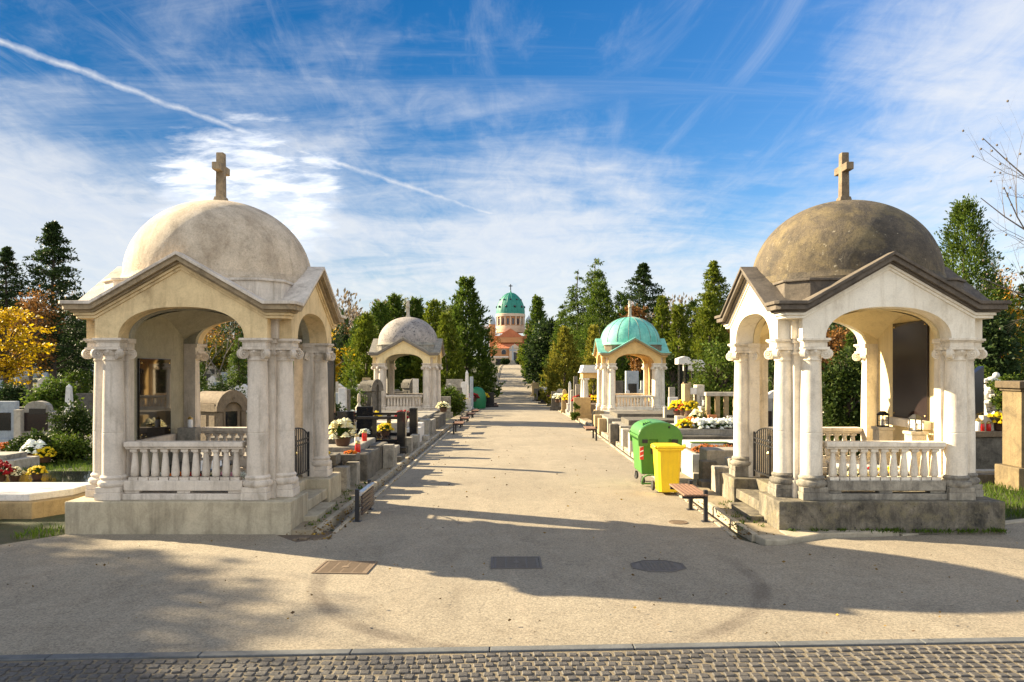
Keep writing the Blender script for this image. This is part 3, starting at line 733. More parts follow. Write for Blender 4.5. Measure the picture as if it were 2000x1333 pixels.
# ------------------------------------------------------------------ bins
def container(loc, label, mats, rz=0, sc=1):
    """four wheeled waste container with a vaulted sliding lid; the lid axis runs along y"""
    T = thing('waste_container', label, 'waste container', loc, rz, None, sc)
    W, D = .90, 1.16
    b = MB(); z0, z1 = .24, 1.04
    tb, tt = .88, 1.0
    vs = []
    for z, k in ((z0, tb), (z1, tt)):
        for a, c in ((-1, -1), (1, -1), (1, 1), (-1, 1)): vs.append((a * W / 2 * k, c * D / 2 * (k + .02), z))
    b.add(vs, [(3, 2, 1, 0), (4, 5, 6, 7), (0, 1, 5, 4), (1, 2, 6, 5), (2, 3, 7, 6), (3, 0, 4, 7)])
    body = b.build('body', mats[0], T, .03)
    r = MB(); r.box(-W / 2 - .035, W / 2 + .035, -D / 2 - .035, -D / 2 + .02, z1, z1 + .06); r.box(-W / 2 - .035, W / 2 + .035, D / 2 - .02, D / 2 + .035, z1, z1 + .06)
    r.box(-W / 2 - .035, -W / 2 + .02, -D / 2 + .02, D / 2 - .02, z1, z1 + .06); r.box(W / 2 - .02, W / 2 + .035, -D / 2 + .02, D / 2 - .02, z1, z1 + .06)
    for k in range(10):
        y = -D / 2 + .1 + k * .12
        r.box(-W / 2 - .03, -W / 2, y, y + .02, z1 - .05, z1)
    r.build('rim', mats[0], T, .008)
    # end cheek plates with the raised vault outline
    l = MB(); arc = []
    for k in range(15):
        a = PI * k / 14
        arc.append((-(W / 2 + .03) * math.cos(a), z1 + .07 + .30 * math.sin(a) ** .9))
    l.prism(arc, 'y', -D / 2 - .02, D / 2 + .02)
    lid = l.build('lid', mats[1], T, .015, smooth=35)
    q = MB(); arc2 = [(x * .985, z - .012) for x, z in arc[1:-1]]
    ch = [(-W / 2 - .03, z1 - .16), (-W / 2 + .16, z1 - .16), (-W / 2 + .20, z1 - .01), (-.06, z1 - .01), (-.03, z1 - .2), (.15, z1 - .2), (.19, z1 - .01), (W / 2 - .2, z1 - .01), (W / 2 - .16, z1 - .16), (W / 2 + .03, z1 - .16), (W / 2 + .045, z1 + .07)] + arc2[::-1] + [(-W / 2 - .045, z1 + .07)]
    q.prism(ch, 'y', -D / 2 - .06, -D / 2 - .036); q.build('lid_cheek', mats[0], T, .006)
    MB().prism(ch, 'y', D / 2 + .036, D / 2 + .06).build('lid_cheek', mats[0], T, .006)
    g = MB()
    for k in range(4): g.box(-.36 + k * .05, -.34 + k * .05, -D / 2 + .12, D / 2 - .5, z1 + .27 + k * .022, z1 + .345 + k * .012)
    for y in (-D / 2 + .25, 0, D / 2 - .25): g.box(-W / 2 + .02, -W / 2 + .10, y, y + .05, z1 + .15, z1 + .19)
    g.build('lid_rib', mats[1], lid)
    MB().box(-.05, .145, -D / 2 - .037, -D / 2 - .028, z1 - .20, z1 - .01).build('lid_opening', M['rubber'], T)
    h = MB(); h.ball((.20, -D / 2 - .065, z1 + .26), .028, 8); h.box(-W / 2 + .05, -W / 2 + .17, -D / 2 - .075, -D / 2 - .061, z1 - .09, z1 - .01); h.box(W / 2 - .2, W / 2 - .06, -D / 2 - .075, -D / 2 - .061, z1 - .09, z1 - .01)
    h.build('handle', M['rubber'], T)
    st = MB(); n = 7
    for k in range(n):
        z = .58 + k * .052
        (st).add([(-W / 2 + .012, -D / 2 * .985 - .012, z), (-W / 2 + .085, -D / 2 * .985 - .012, z + .03), (-W / 2 + .085, -D / 2 * .985 - .012, z + .058), (-W / 2 + .012, -D / 2 * .985 - .012, z + .028)], [(0, 1, 2, 3)]) if k % 2 else None
    base = MB().box(-W / 2 + .010, -W / 2 + .088, -D / 2 * .985 - .010, -D / 2 * .95, .575, .96).build('reflector_strip', M['redp'], T)
    st.build('white_stripes', M['whitep'], base)
    MB().box(-.20, -.12, -D / 2 * .98 - .02, -D / 2 * .93, .70, .82).build('lock_plate', M['rubber'], T, .004)
    for x in (-.36, .36):
        for y in (-.46, .46):
            w = MB().lathe([(.03, -.022), (.085, -.022), (.095, -.012), (.095, .012), (.085, .022), (.03, .022)], 20, (x, y, .096), (1, .25, 0))
            o = w.build('wheel', M['rubber'], T, smooth=40)
            MB().box(x - .035, x - .027, y - .04, y + .04, .09, .25).box(x + .027, x + .035, y - .04, y + .04, .09, .25).build('fork', M['metal'], o)
    f = MB(); f.tube([(-.40, -D / 2 - .02, .05), (-.40, -D / 2 - .08, .10), (-.38, -D / 2 - .09, .20), (-.28, -D / 2 - .09, .245), (.28, -D / 2 - .09, .245), (.38, -D / 2 - .09, .20), (.40, -D / 2 - .08, .10), (.40, -D / 2 - .02, .05)], .018, 8)
    f.tube([(-.39, -D / 2 - .06, .055), (.39, -D / 2 - .06, .055)], .018, 8)
    f.build('foot_brake', mats[0], T, smooth=60)
    return T
container((3.00, 16.40, .02), 'big green waste container with vaulted lid standing behind the yellow bin', (M['bin_g'], M['bin_gl']), 0, .93)
def wheelie(loc, label):
    T = thing('wheeled_bin', label, 'bin', loc, R(2), None, (.88, .9, .98))
    b = MB(); vs = []
    for z, sx, sy, oy in ((.03, .44, .44, 0), (.40, .485, .50, .01), (.86, .535, .585, .02)):
        c = .06
        for x, y in ((-sx / 2 + c, -sy / 2), (sx / 2 - c, -sy / 2), (sx / 2, -sy / 2 + c), (sx / 2, sy / 2 - c), (sx / 2 - c, sy / 2), (-sx / 2 + c, sy / 2), (-sx / 2, sy / 2 - c), (-sx / 2, -sy / 2 + c)):
            vs.append((x, y + oy, z))
    b.add(vs, [(7, 6, 5, 4, 3, 2, 1, 0)] + [(i * 8 + k, i * 8 + (k + 1) % 8, i * 8 + 8 + (k + 1) % 8, i * 8 + 8 + k) for i in range(2) for k in range(8)] + [tuple(range(16, 24))])
    b.build('body', M['bin_y'], T, .012, smooth=30)
    r = MB(); r.box(-.295, .295, -.31, .34, .855, .90); r.build('rim', M['bin_y'], T, .014)
    l = MB(); vs = []
    for z, k in ((.902, 1.0), (.925, 1.0), (.952, .9), (.965, .7)):
        for x, y in ((-.30, -.315), (.30, -.315), (.30, .335), (-.30, .335)): vs.append((x * k, y * k, z))
    l.add(vs, [(3, 2, 1, 0), (12, 13, 14, 15)] + [(i * 4 + k, i * 4 + (k + 1) % 4, i * 4 + 4 + (k + 1) % 4, i * 4 + 4 + k) for i in range(3) for k in range(4)])
    l.build('lid', M['bin_y'], T, .012, smooth=40)
    h = MB()
    for x in (-.29, .29): h.tube([(x, -.25, .90), (x * 1.14, -.27, .925), (x * 1.17, -.22, .955), (x * 1.1, -.16, .95)], .026, 8)
    h.build('handle', M['bin_y'], T, smooth=60)
    for x in (-.26, .26):
        MB().lathe([(.02, -.025), (.09, -.025), (.10, -.015), (.10, .015), (.09, .025), (.02, .025)], 20, (x, .26, .10), (1, 0, 0)).build('wheel', M['rubber'], T, smooth=40)
wheelie((2.98, 15.0, .02), 'bright yellow wheeled bin with closed lid in front of the green container')
# dark green dome shaped container in the distance
T = thing('dome_container', 'dark green dome-shaped waste container on the far left kerb', 'waste container', (-2.95, 60, road_z(60) + .05))
MB().lathe([(.66, 0), (.70, .1), (.74, .7), (.72, 1.0), (.60, 1.35), (.40, 1.58), (.12, 1.68), (.02, 1.69)], 20).build('body', M['bin_g2'] if 'bin_g2' in M else plain('dark_green_plastic', (.012, .16, .06), .5), T, smooth=40)
MB().lathe([(.02, .0), (.13, 0), (.13, .06), (.02, .06)], 12, (0, -.70, .95), (0, -1, .3)).build('opening', M['rubber'], T)

# ------------------------------------------------------------------ grave building kit
def part(T, name, mat, boxes, bevel=.012, smooth=None):
    m = MB()
    for b in boxes: m.box(*b)
    return m.build(name, mat, T, bevel, smooth)
def grave(label, x0, x1, y0, y1, h, mk, ms, frame=.16, slab=.08, over=.03, z=None, name='slab_grave', cat='grave', group=None, inner=None, base=True):
    """kerbed grave: frame of kerb stones and a cover slab (or a planted bed when ms is soil)"""
    cx, cy = (x0 + x1) / 2, (y0 + y1) / 2
    T = thing(name, label, cat, (cx, cy, gz(cx, cy) if z is None else z), 0, group)
    a, b, c, d = x0 - cx, x1 - cx, y0 - cy, y1 - cy
    f = frame
    part(T, 'kerb_frame', mk, [(a, b, c, c + f, -.4, h), (a, b, d - f, d, -.4, h), (a, a + f, c + f + .002, d - f - .002, -.4, h - .003), (b - f, b, c + f + .002, d - f - .002, -.4, h - .003)], .018)
    if slab: part(T, 'cover_slab', ms, [(a - over, b + over, c - over, d + over, h + .002, h + slab)], .015)
    else: part(T, 'planting_bed', ms, [(a + f, b - f, c + f, d - f, -.2, h - .05)], 0)
    return T
def stele_poly(w, h, style):
    if style == 'round': return [(-w / 2, 0), (w / 2, 0)] + [(w / 2 * math.cos(PI * k / 10), h - w / 2 * .7 + w / 2 * .7 * math.sin(PI * k / 10)) for k in range(11)]
    if style == 'gable': return [(-w / 2, 0), (w / 2, 0), (w / 2, h * .82), (0, h), (-w / 2, h * .82)]
    if style == 'shoulder': return [(-w / 2, 0), (w / 2, 0), (w / 2, h * .72), (w * .36, h * .74), (w * .34, h * .82)] + [(w * .34 * math.cos(PI * k / 8), h * .82 + h * .18 * math.sin(PI * k / 8)) for k in range(1, 8)] + [(-w * .34, h * .82), (-w * .36, h * .74), (-w / 2, h * .72)]
    if style == 'slant': return [(-w / 2, 0), (w / 2, 0), (w / 2, h), (-w / 2, h * .86)]
    return [(-w / 2, 0), (w / 2, 0), (w / 2, h), (-w / 2, h)]
def headstone(label, loc, w, h, t, mat, style='rect', plate=None, basew=1.35, baseh=.18, group=None, rz=0, bmat=None, name='headstone', sc=1):
    T = thing(name, label, 'gravestone', loc, rz, group, sc)
    MB().cbox(0, 0, -.3, w * basew, t * 1.9, baseh + .3).build('base', bmat or mat, T, .012)
    MB().prism([(u, v + baseh) for u, v in stele_poly(w, h, style)], 'y', -t / 2, t / 2).build('stele', mat, T, .012)
    if plate: MB().box(-w * .34, w * .34, -t / 2 - .012, -t / 2 + .01, baseh + h * .22, baseh + h * .70).build('plate', plate, T)
    return T
def obelisk(label, loc, h, w, mat, group=None, rz=0):
    T = thing('obelisk', label, 'monument', loc, rz, group)
    MB().cbox(0, 0, -.3, w * 2.3, w * 2.3, .3 + h * .12).cbox(0, 0, h * .12, w * 1.7, w * 1.7, h * .16).cbox(0, 0, h * .28, w * 1.9, w * 1.9, h * .025).build('base', mat, T, .01)
    MB().cbox(0, 0, h * .305, w, w, h * .62, 0, .66).cbox(0, 0, h * .925, w * .66, w * .66, h * .075, 0, .05).build('shaft', mat, T, .005)
    return T
def stone_cross(label, loc, h, mat, group=None, rz=0, name='grave_cross'):
    T = thing(name, label, 'cross', loc, rz, group)
    MB().cbox(0, 0, -.3, h * .34, h * .26, .3 + h * .1).cbox(0, 0, h * .1, h * .24, h * .18, h * .14, 0, .86).build('base', mat, T, .01)
    MB().cbox(0, 0, h * .24, h * .085, h * .07, h * .76).box(-h * .21, h * .21, -h * .034, h * .034, h * .66, h * .745).build('cross', mat, T, .008)
    return T
def aedicule(label, loc, w, d, h, mat, rz=0, name='tomb_house', group=None):
    """small stone tomb house: plinth, panelled walls, dark niche, barrel roof with an arched front"""
    T = thing(name, label, 'tomb', loc, rz, group)
    MB().box(-w / 2 - .06, w / 2 + .06, -d / 2 - .06, d / 2 + .06, -.4, h * .14).build('plinth', mat, T, .015)
    b = MB(); hw = h * .70
    b.box(-w / 2, w / 2, -d / 2 + .10, d / 2, h * .14, hw)
    for sx in (-1, 1):
        b.box(sx * w / 2 - .07, sx * w / 2 + .07, -d / 2, -d / 2 + .12, h * .14, hw) if False else b.cbox(sx * (w / 2 - .08), -d / 2 + .06, h * .14, .16, .14, hw - h * .14)
        for k in range(3): b.cbox(sx * (w / 2 + .012), -d / 2 + .25 + k * (d - .4) / 2.2, h * .2, .03, (d - .4) / 3.2, hw - h * .26)
    b.build('wall', mat, T, .01)
    n = MB(); n.box(-w / 2 + .17, w / 2 - .17, -d / 2 + .08, -d / 2 + .098, h * .16, hw); n.build('niche', M['blk'], T)
    c = MB(); c.box(-w / 2 + .2, -w / 2 + .27, -d / 2 + .03, -d / 2 + .07, h * .16, hw); c.box(w / 2 - .27, w / 2 - .2, -d / 2 + .03, -d / 2 + .07, h * .16, hw)
    c.build('slab_panel', mat, T)
    e = MB(); e.box(-w / 2 - .07, w / 2 + .07, -d / 2 + .05, d / 2 + .05, hw, hw + h * .13)
    arc = [(w / 2 * math.cos(PI * k / 14), hw + h * .132 + min(h * .2, w * .36) * math.sin(PI * k / 14)) for k in range(15)]
    e.prism(arc, 'y', -d / 2 + .06, d / 2 + .03)
    e.build('roof', mat, T, .008, smooth=35)
    fr = MB(); arc_o = [((w / 2 + .08) * math.cos(PI * k / 14), hw + .02 + (h * .132 + min(h * .2, w * .36) + .03) * math.sin(PI * k / 14)) for k in range(15)]
    arc_i = [((w / 2 - .17) * math.cos(PI * k / 14), hw + .0 + (h * .16) * math.sin(PI * k / 14)) for k in range(15)]
    y0, y1 = -d / 2 - .05, -d / 2 + .048
    vs = [(u, y0, v) for u, v in arc_o] + [(u, y0, v) for u, v in arc_i] + [(u, y1, v) for u, v in arc_o] + [(u, y1, v) for u, v in arc_i]
    q = 15; fs = []
    for k in range(14):
        fs += [(k, q + k, q + k + 1, k + 1), (2 * q + k, 2 * q + k + 1, 3 * q + k + 1, 3 * q + k), (k, k + 1, 2 * q + k + 1, 2 * q + k), (q + k, 3 * q + k, 3 * q + k + 1, q + k + 1)]
    fs += [(0, 2 * q, 3 * q, q), (14, q + 14, 3 * q + 14, 2 * q + 14)]
    fr.add(vs, fs); fr.build('arched_front', mat, T)
    MB().box(-.02, .02, y0 - .02, y0, hw + h * .18, hw + h * .26).box(-.05, .05, y0 - .02, y0, hw + h * .22, hw + h * .24).build('small_cross', mat, T)
    return T

# ------------------------------------------------------------------ flowers, candles
def leafcards(name, P, D, S, mat, parent=None, asp=.45, seed=1, fold=True):
    """n leaf shaped faces: base points P, directions D, lengths S (numpy)"""
    r = np.random.RandomState(seed)
    n = len(P)
    D = D / (np.linalg.norm(D, axis=1, keepdims=True) + 1e-9)
    W = np.cross(D, r.normal(size=(n, 3))); W /= (np.linalg.norm(W, axis=1, keepdims=True) + 1e-9)
    S = np.asarray(S)[:, None]
    V = np.empty((n, 4, 3))
    V[:, 0] = P; V[:, 1] = P + D * S * .55 + W * S * asp / 2; V[:, 2] = P + D * S; V[:, 3] = P + D * S * .5 - W * S * asp / 2
    if fold: V[:, 2] += np.cross(D, W) * S * .15
    me = bpy.data.meshes.new(name)
    me.vertices.add(4 * n); me.vertices.foreach_set('co', V.reshape(-1).astype(np.float32))
    me.loops.add(4 * n); me.loops.foreach_set('vertex_index', np.arange(4 * n, dtype=np.int32))
    me.polygons.add(n); me.polygons.foreach_set('loop_start', np.arange(0, 4 * n, 4, dtype=np.int32))
    try: me.polygons.foreach_set('loop_total', np.full(n, 4, dtype=np.int32))
    except Exception: pass
    me.materials.append(mat); me.update(calc_edges=True)
    o = bpy.data.objects.new(name, me); COL.objects.link(o)
    if parent: o.parent = parent
    return o
def flower_proto(nb, r, h, bloom, seed, pot=True, potmat=None):
    """a pot of chrysanthemums (unit ~ .5 m): pot, leaves, blooms"""
    T = thing('flower_pot' if pot else 'flower_mound', 'x', 'flowers', (0, 0, 0))
    if pot: MB().lathe([(.085, 0), (.11, .02), (.14, .15), (.145, .155), (.145, .175), (.13, .175), (.12, .15)], 14).build('pot', potmat or M['potc'], T, smooth=40)
    rs = np.random.RandomState(seed)
    n = 130
    v = rs.normal(size=(n, 3)); v[:, 2] = np.abs(v[:, 2]); v /= np.linalg.norm(v, axis=1, keepdims=True)
    zb = .12 if pot else .0
    P = v * np.array([r * .75, r * .75, h * .7]) * rs.uniform(.4, 1, (n, 1)) + np.array([0, 0, zb])
    leafcards('leaves', P, v + np.array([0, 0, .2]), rs.uniform(.06, .11, n), M['lf_plant'], T, .5, seed)
    b = MB(); k = 0
    while k < nb:
        q = rs.normal(size=3); q[2] = abs(q[2]) + .15; q /= np.linalg.norm(q)
        s = rs.uniform(.85, 1.05)
        c = (q[0] * r * s, q[1] * r * s, zb + q[2] * h * s)
        rad = bloom * rs.uniform(.75, 1.2)
        # a bloom: two whorls of petals as a low faceted dome
        for (ra, hh, m, off) in ((1, 0, 9, 0), (.7, .35, 7, .3)):
            vs = [(c[0], c[1], c[2] + rad * (hh + .45))]
            for i in range(m * 2):
                a = PI * i / m + off; rr = rad * ra * (1 if i % 2 == 0 else .72)
                vs.append((c[0] + rr * math.cos(a), c[1] + rr * math.sin(a), c[2] + rad * (hh + (.12 if i % 2 == 0 else .22)) - .25 * rad))
            b.add(vs, [(0, 1 + i, 1 + (i + 1) % (m * 2)) for i in range(m * 2)])
        k += 1
    b.build('blooms', M['fl_yellow'], T)
    return T
FL = {}
def flowers(kind, loc, color, label, sc=1.0, group='potted flowers laid on the graves', pot=None):
    """kind: 'mum' many blooms in a pot, 'mound' low spread without pot"""
    key = kind
    if key not in FL:
        FL[key] = flower_proto(70, .24, .24, .05, 5, True) if kind == 'mum' else flower_proto(90, .30, .16, .045, 9, False) if kind == 'mound' else flower_proto(26, .22, .30, .085, 3, True)
        t = FL[key]; first = True
    else: first = False
    if first:
        r = FL[key]
        r.location = loc; r['label'] = label; r['group'] = group; r.scale = (sc,) * 3
        for c in r.children:
            if c.name.startswith('blooms'):
                c.material_slots[0].link = 'OBJECT'; c.material_slots[0].material = M['fl_' + color]
        return r
    m = {'blooms': M['fl_' + color]}
    if pot: m['pot'] = pot
    return dup(FL[key], loc, rng.uniform(0, 6), label, group, sc, m)
CAND = []
def candle(loc, label, sc=1.0, color='red'):
    if not CAND:
        T = thing('grave_candle', label, 'grave candle', loc, 0, 'votive candles on the graves', sc)
        MB().lathe([(.04, 0), (.045, .01), (.048, .10), (.042, .14), (.04, .15)], 14).build('glass_body', M['red'], T, smooth=40)
        MB().lathe([(.044, .15), (.046, .17), (.03, .19), (.012, .205), (.002, .21)], 14).build('cap', M['gold'], T, smooth=40)
        CAND.append(T); return T
    return dup(CAND[0], loc, 0, label, None, sc, {'glass_body': M[color]} if color != 'red' else None)
def lantern(loc, label, sc=1.0):
    T = thing('grave_lantern', label, 'lantern', loc, R(20), 'lanterns standing in the pavilions', sc)
    f = MB()
    for a in (-1, 1):
        for b in (-1, 1): f.box(a * .06 - .006, a * .06 + .006, b * .06 - .006, b * .06 + .006, .02, .19)
    f.box(-.07, .07, -.07, .07, 0, .02); f.box(-.068, .068, -.068, .068, .19, .205)
    for z in (.10,): 
        f.box(-.06, .06, -.064, -.058, z, z + .01); f.box(-.06, .06, .058, .064, z, z + .01)
    f.build('frame', M['iron'], T)
    MB().cbox(0, 0, .206, .15, .15, .06, 0, .35).build('roof', M['iron'], T)
    MB().lathe([(.035, .02), (.035, .12), (.03, .13)], 12).build('candle', M['whitep'], T, smooth=40)
    return T
# ------------------------------------------------------------------ graves along the left kerb
S = gz
def blocks(name, label, cat, loc, parts, group=None):
    """a grave piece made of named parts: (part name, material, boxes in local coordinates, bevel)"""
    T = thing(name, label, cat, loc, 0, group)
    for p in parts:
        apart = p[0] in ('kerb_post', 'kerb_block', 'planter', 'block_top', 'block_base', 'cover_slab')
        for bs in ([[b] for b in p[2]] if apart else [p[2]]): part(T, p[0], p[1], bs, p[3] if len(p) > 3 else .014)
    return T
# first grave behind the left pavilion
blocks('stone_grave', 'dark weathered grave with thick kerb slabs right behind the left pavilion', 'grave', (-5.2, 15.6, 0), [
    ('kerb_wall', M['dgrey'], [(-1.9, 1.62, -.62, -.36, -.3, .56), (-1.9, 1.55, .45, .7, -.3, .55), (1.36, 1.62, -.355, .445, -.3, .54)], .02),
    ('cover_slab', M['grey'], [(-1.9, 1.15, -.66, .72, .565, .66)], .02),
    ('planter', M['dgrey'], [(1.17, 1.74, -.72, -.30, .562, .76), (1.17, 2.0, -.12, .34, .562, .70)], .02),
    ('kerb_post', M['grey'], [(1.68, 1.95, -.70, -.40, -.3, .52), (1.72, 1.98, .10, .42, -.3, .50), (1.66, 1.86, -.33, .0, -.3, .36)], .015)])
blocks('stone_grave', 'rough dark stone grave in two stepped tiers below yellow chrysanthemums', 'grave', (-5.2, 18.1, 0), [
    ('kerb_wall', M['dgrey'], [(1.74, 2.06, -1.75, -.72, -.3, .62), (1.72, 2.0, -.71, .2, -.3, .56), (1.72, 2.02, .21, 1.2, -.3, .60), (-1.9, 1.735, -1.5, -1.2, -.3, .60)], .03),
    ('cover_slab', M['grey'], [(-1.9, 1.70, -1.15, 1.25, .3, .70)], .025),
    ('upper_slab', M['dgrey'], [(-1.9, 1.15, -.35, 1.1, .702, .84)], .02),
    ('kerb_post', M['grey'], [(2.03, 2.28, .35, .62, -.3, .60), (2.04, 2.26, .85, 1.1, -.3, .48)], .015)])
blocks('stone_block', 'low mossy stepping block beside the rough dark grave wall', 'stone block', (-3.12, 20.2, 0), [
    ('block_base', M['dgrey'], [(-.2, .2, -.35, .35, -.2, .16)], .02), ('block_top', M['grey'], [(-.2, .05, -.1, .35, .162, .40)], .02)])
# black granite family grave with two fences
def black_fence(T, y, x0, x1, h, panel):
    boxes = [(x0, x1, y - .06, y + .06, h - .22, h - .14), (x0, x1, y - .07, y + .07, .30, .48)]
    part(T, 'fence_rail', M['blk'], boxes, .008)
    part(T, 'fence_post', M['blk'], [(x1, x1 + .24, y - .13, y + .13, -.3, h)], .01)
    for k in range(4):
        x = x0 + .25 + k * (x1 - x0 - .3) / 3.6
        if not (panel[0] - .08 < x < panel[1] + .08): part(T, 'fence_baluster', M['blk'], [(x - .06, x + .06, y - .05, y + .05, .48, h - .22)], .006)
    part(T, 'name_panel', M['blk'], [(panel[0], panel[1], y - .10, y + .10, .48, panel[2])], .008)
T = thing('black_granite_grave', 'black polished granite family grave fenced by rails and square posts', 'grave', (-5.2, 23.2, S(-5, 23)))
black_fence(T, -1.2, -2.1, 1.85, 1.27, (.13, .62, 1.28)); black_fence(T, 1.15, -2.1, 1.88, 1.25, (.21, .73, 1.30))
part(T, 'kerb_frame', M['blk'], [(-2.1, 2.12, -1.4, -1.08, -.3, .28), (-2.1, 2.12, 1.02, 1.34, -.3, .28), (1.9, 2.12, -1.07, 1.01, -.3, .26)], .015)
part(T, 'cover_slab', M['blk'], [(-1.9, 1.8, -.95, .9, -.2, .42)], .012)
part(T, 'grey_foot', M['grey'], [(2.0, 2.22, -.95, -.6, -.3, .5), (2.0, 2.24, .3, .8, -.3, .46)], .012)
# pale blocks after the black grave
blocks('stone_grave', 'pale stone grave with white kerb blocks beyond the black granite posts', 'grave', (-5.0, 26.3, S(-5, 26)), [
    ('kerb_block', M['white'], [(1.42, 1.86, -.9, -.2, -.3, .55), (1.45, 1.85, -.1, .5, -.3, .66)], .02), ('kerb_foot', M['pale'], [(1.87, 2.05, -.1, .45, -.3, .22)], .012),
    ('cover_slab', M['pale'], [(-1.8, 1.4, -.8, 1.0, -.2, .72)], .02), ('kerb_wall', M['grey'], [(1.45, 1.8, .52, 1.1, -.3, .58)], .02)])
blocks('stone_grave', 'grey slab grave with square kerb posts just before the grey domed pavilion', 'grave', (-5.0, 29.8, S(-5, 30)), [
    ('kerb_block', M['grey'], [(1.5, 1.85, -1.6, -1.0, -.3, .66), (1.5, 1.9, -.9, -.1, -.3, .60), (1.5, 1.86, .1, .9, -.3, .56)], .02),
    ('cover_slab', M['grey'], [(-1.8, 1.48, -1.6, 1.1, -.2, .70)], .02), ('upper_slab', M['pale'], [(-1.5, 1.0, -1.2, .6, .702, .82)], .015)])
blocks('stone_grave', 'low grey grave in front of the grey domed pavilion steps', 'grave', (-5.0, 34.0, S(-5, 34)), [
    ('kerb_block', M['dgrey'], [(1.5, 1.85, -2.2, -1.2, -.3, .58), (1.5, 1.85, -1.1, -.2, -.3, .62), (1.5, 1.85, 0, 1.2, -.3, .6)], .02),
    ('cover_slab', M['grey'], [(-1.8, 1.48, -2.2, 1.2, -.2, .66)], .02)])
# monuments standing between the left pavilions
def atx(px, y): return (px - 1005) / F * y
aedicule('dark stone tomb house with barrel roof in front of the grey domed pavilion', (atx(724, 29.6), 29.6, .3), .52, .62, 1.80, M['dgrey'], R(58))
aedicule('brown stone tomb house with arched niche seen through the left pavilion', (-8.62, 22.4, 0), .95, 1.25, 1.72, M['brown'], R(56))
aedicule('weathered tomb house seen through the arch of the grey domed pavilion', (-6.35, 46.5, S(-6, 46)), .62, .62, 2.35, M['dgrey'], R(52))
headstone('tall narrow black stele standing close beside the left pavilion', (-4.93, 20.6, .2), .22, 2.6, .2, M['blk'], 'rect', basew=1.8)
headstone('tall yellowish rounded stele left of the white pillar stele', (atx(642, 26), 26, .6), .30, 1.62, .26, M['ochre'], 'round')
headstone('white square pillar stele rising behind the black granite fence', (atx(669, 25.4), 25.4, .7), .24, .92, .24, M['white'], 'rect', basew=1.3)
headstone('low dark headstone with rough front beside the white pillar stele', (atx(677, 25.9), 25.9, .7), .2, .86, .3, M['dgrey'], 'rect')
blocks('plinth', 'grey square plinth with blank face behind the black fence', 'plinth', (atx(651, 24.9), 24.9, .3), [('block_base', M['grey'], [(-.28, .28, -.2, .2, -.3, .60)], .015), ('block_top', M['blue'], [(-.24, .24, -.17, .17, .602, .68)], .01)])
T = thing('urn_pillar', 'small pale pillar carrying a stone urn beside the dark tomb house', 'monument', (atx(701, 28), 28, .2))
MB().cbox(0, 0, -.3, .34, .34, .9, 0, .8).cbox(0, 0, .6, .34, .34, .06).build('pillar', M['pale'], T, .01)
MB().lathe([(.04, .66), (.12, .7), (.14, .8), (.06, .92), (.04, 1.0), (.07, 1.05), (.045, 1.3), (.0, 1.34)], 14).build('urn', M['pale'], T, smooth=40)
# flowers and candles on the left graves
flowers('big', (-3.86, 17.25, .70), 'cream', 'big pale yellow chrysanthemum bouquet on the stepped dark grave', 1.35)
candle((-3.38, 16.55, .62), 'red grave candle, nearest of the pair by the pale yellow bouquet', 1.3)
candle((atx(712, 18.4), 18.4, .70), 'red grave candle behind the bouquet on the stepped dark grave', 1.3)
candle((atx(697, 17.6), 17.6, .70), 'white grave candle between the two red candles', 1.2, 'whitep')
T = thing('metal_ball', 'shiny steel lamp ball lying on the slab beside the left pavilion', 'lamp', (atx(635, 15.3), 15.3, .66)); MB().ball((0, 0, .09), .085, 16).build('shade', M['metal'], T, smooth=180); MB().lathe([(.05, 0), (.05, .02), (.02, .03)], 12).build('foot', M['iron'], T)
flowers('mound', (-3.36, 15.72, .69), 'orange', 'dry yellowish flower mound in the stone planter under the red candle', .45)
flowers('mound', (-3.75, 15.1, .76), 'yellow', 'small yellow stonecrop in the planter nearest the left pavilion', .4)
flowers('mum', (atx(752, 23.6), 23.6, .36), 'yellow', 'yellow chrysanthemum pot inside the black granite fence, right end', 1.1)
flowers('big', (atx(740, 24.0), 24.0, .36), 'cream', 'green and cream planting on the black granite grave', .7)
flowers('mum', (atx(788, 25.75), 25.75, .62), 'red', 'dark red chrysanthemum dome beyond the black granite posts', 1.15)
flowers('mum', (atx(712, 23.2), 23.2, .36), 'white', 'white flowers behind the rails of the black granite grave', .7)
flowers('big', (atx(690, 26), 26, .62), 'white', 'white and brown flower bouquet in front of the dark tomb house', .9)
flowers('mum', (atx(733, 27.0), 27.0, .62), 'yellow', 'bright yellow chrysanthemum at the foot of the dark tomb house', .9)
flowers('mum', (atx(866, 34.9), 34.9, .46), 'cream', 'cream flowers on the grave at the grey domed pavilion corner', 1.3)
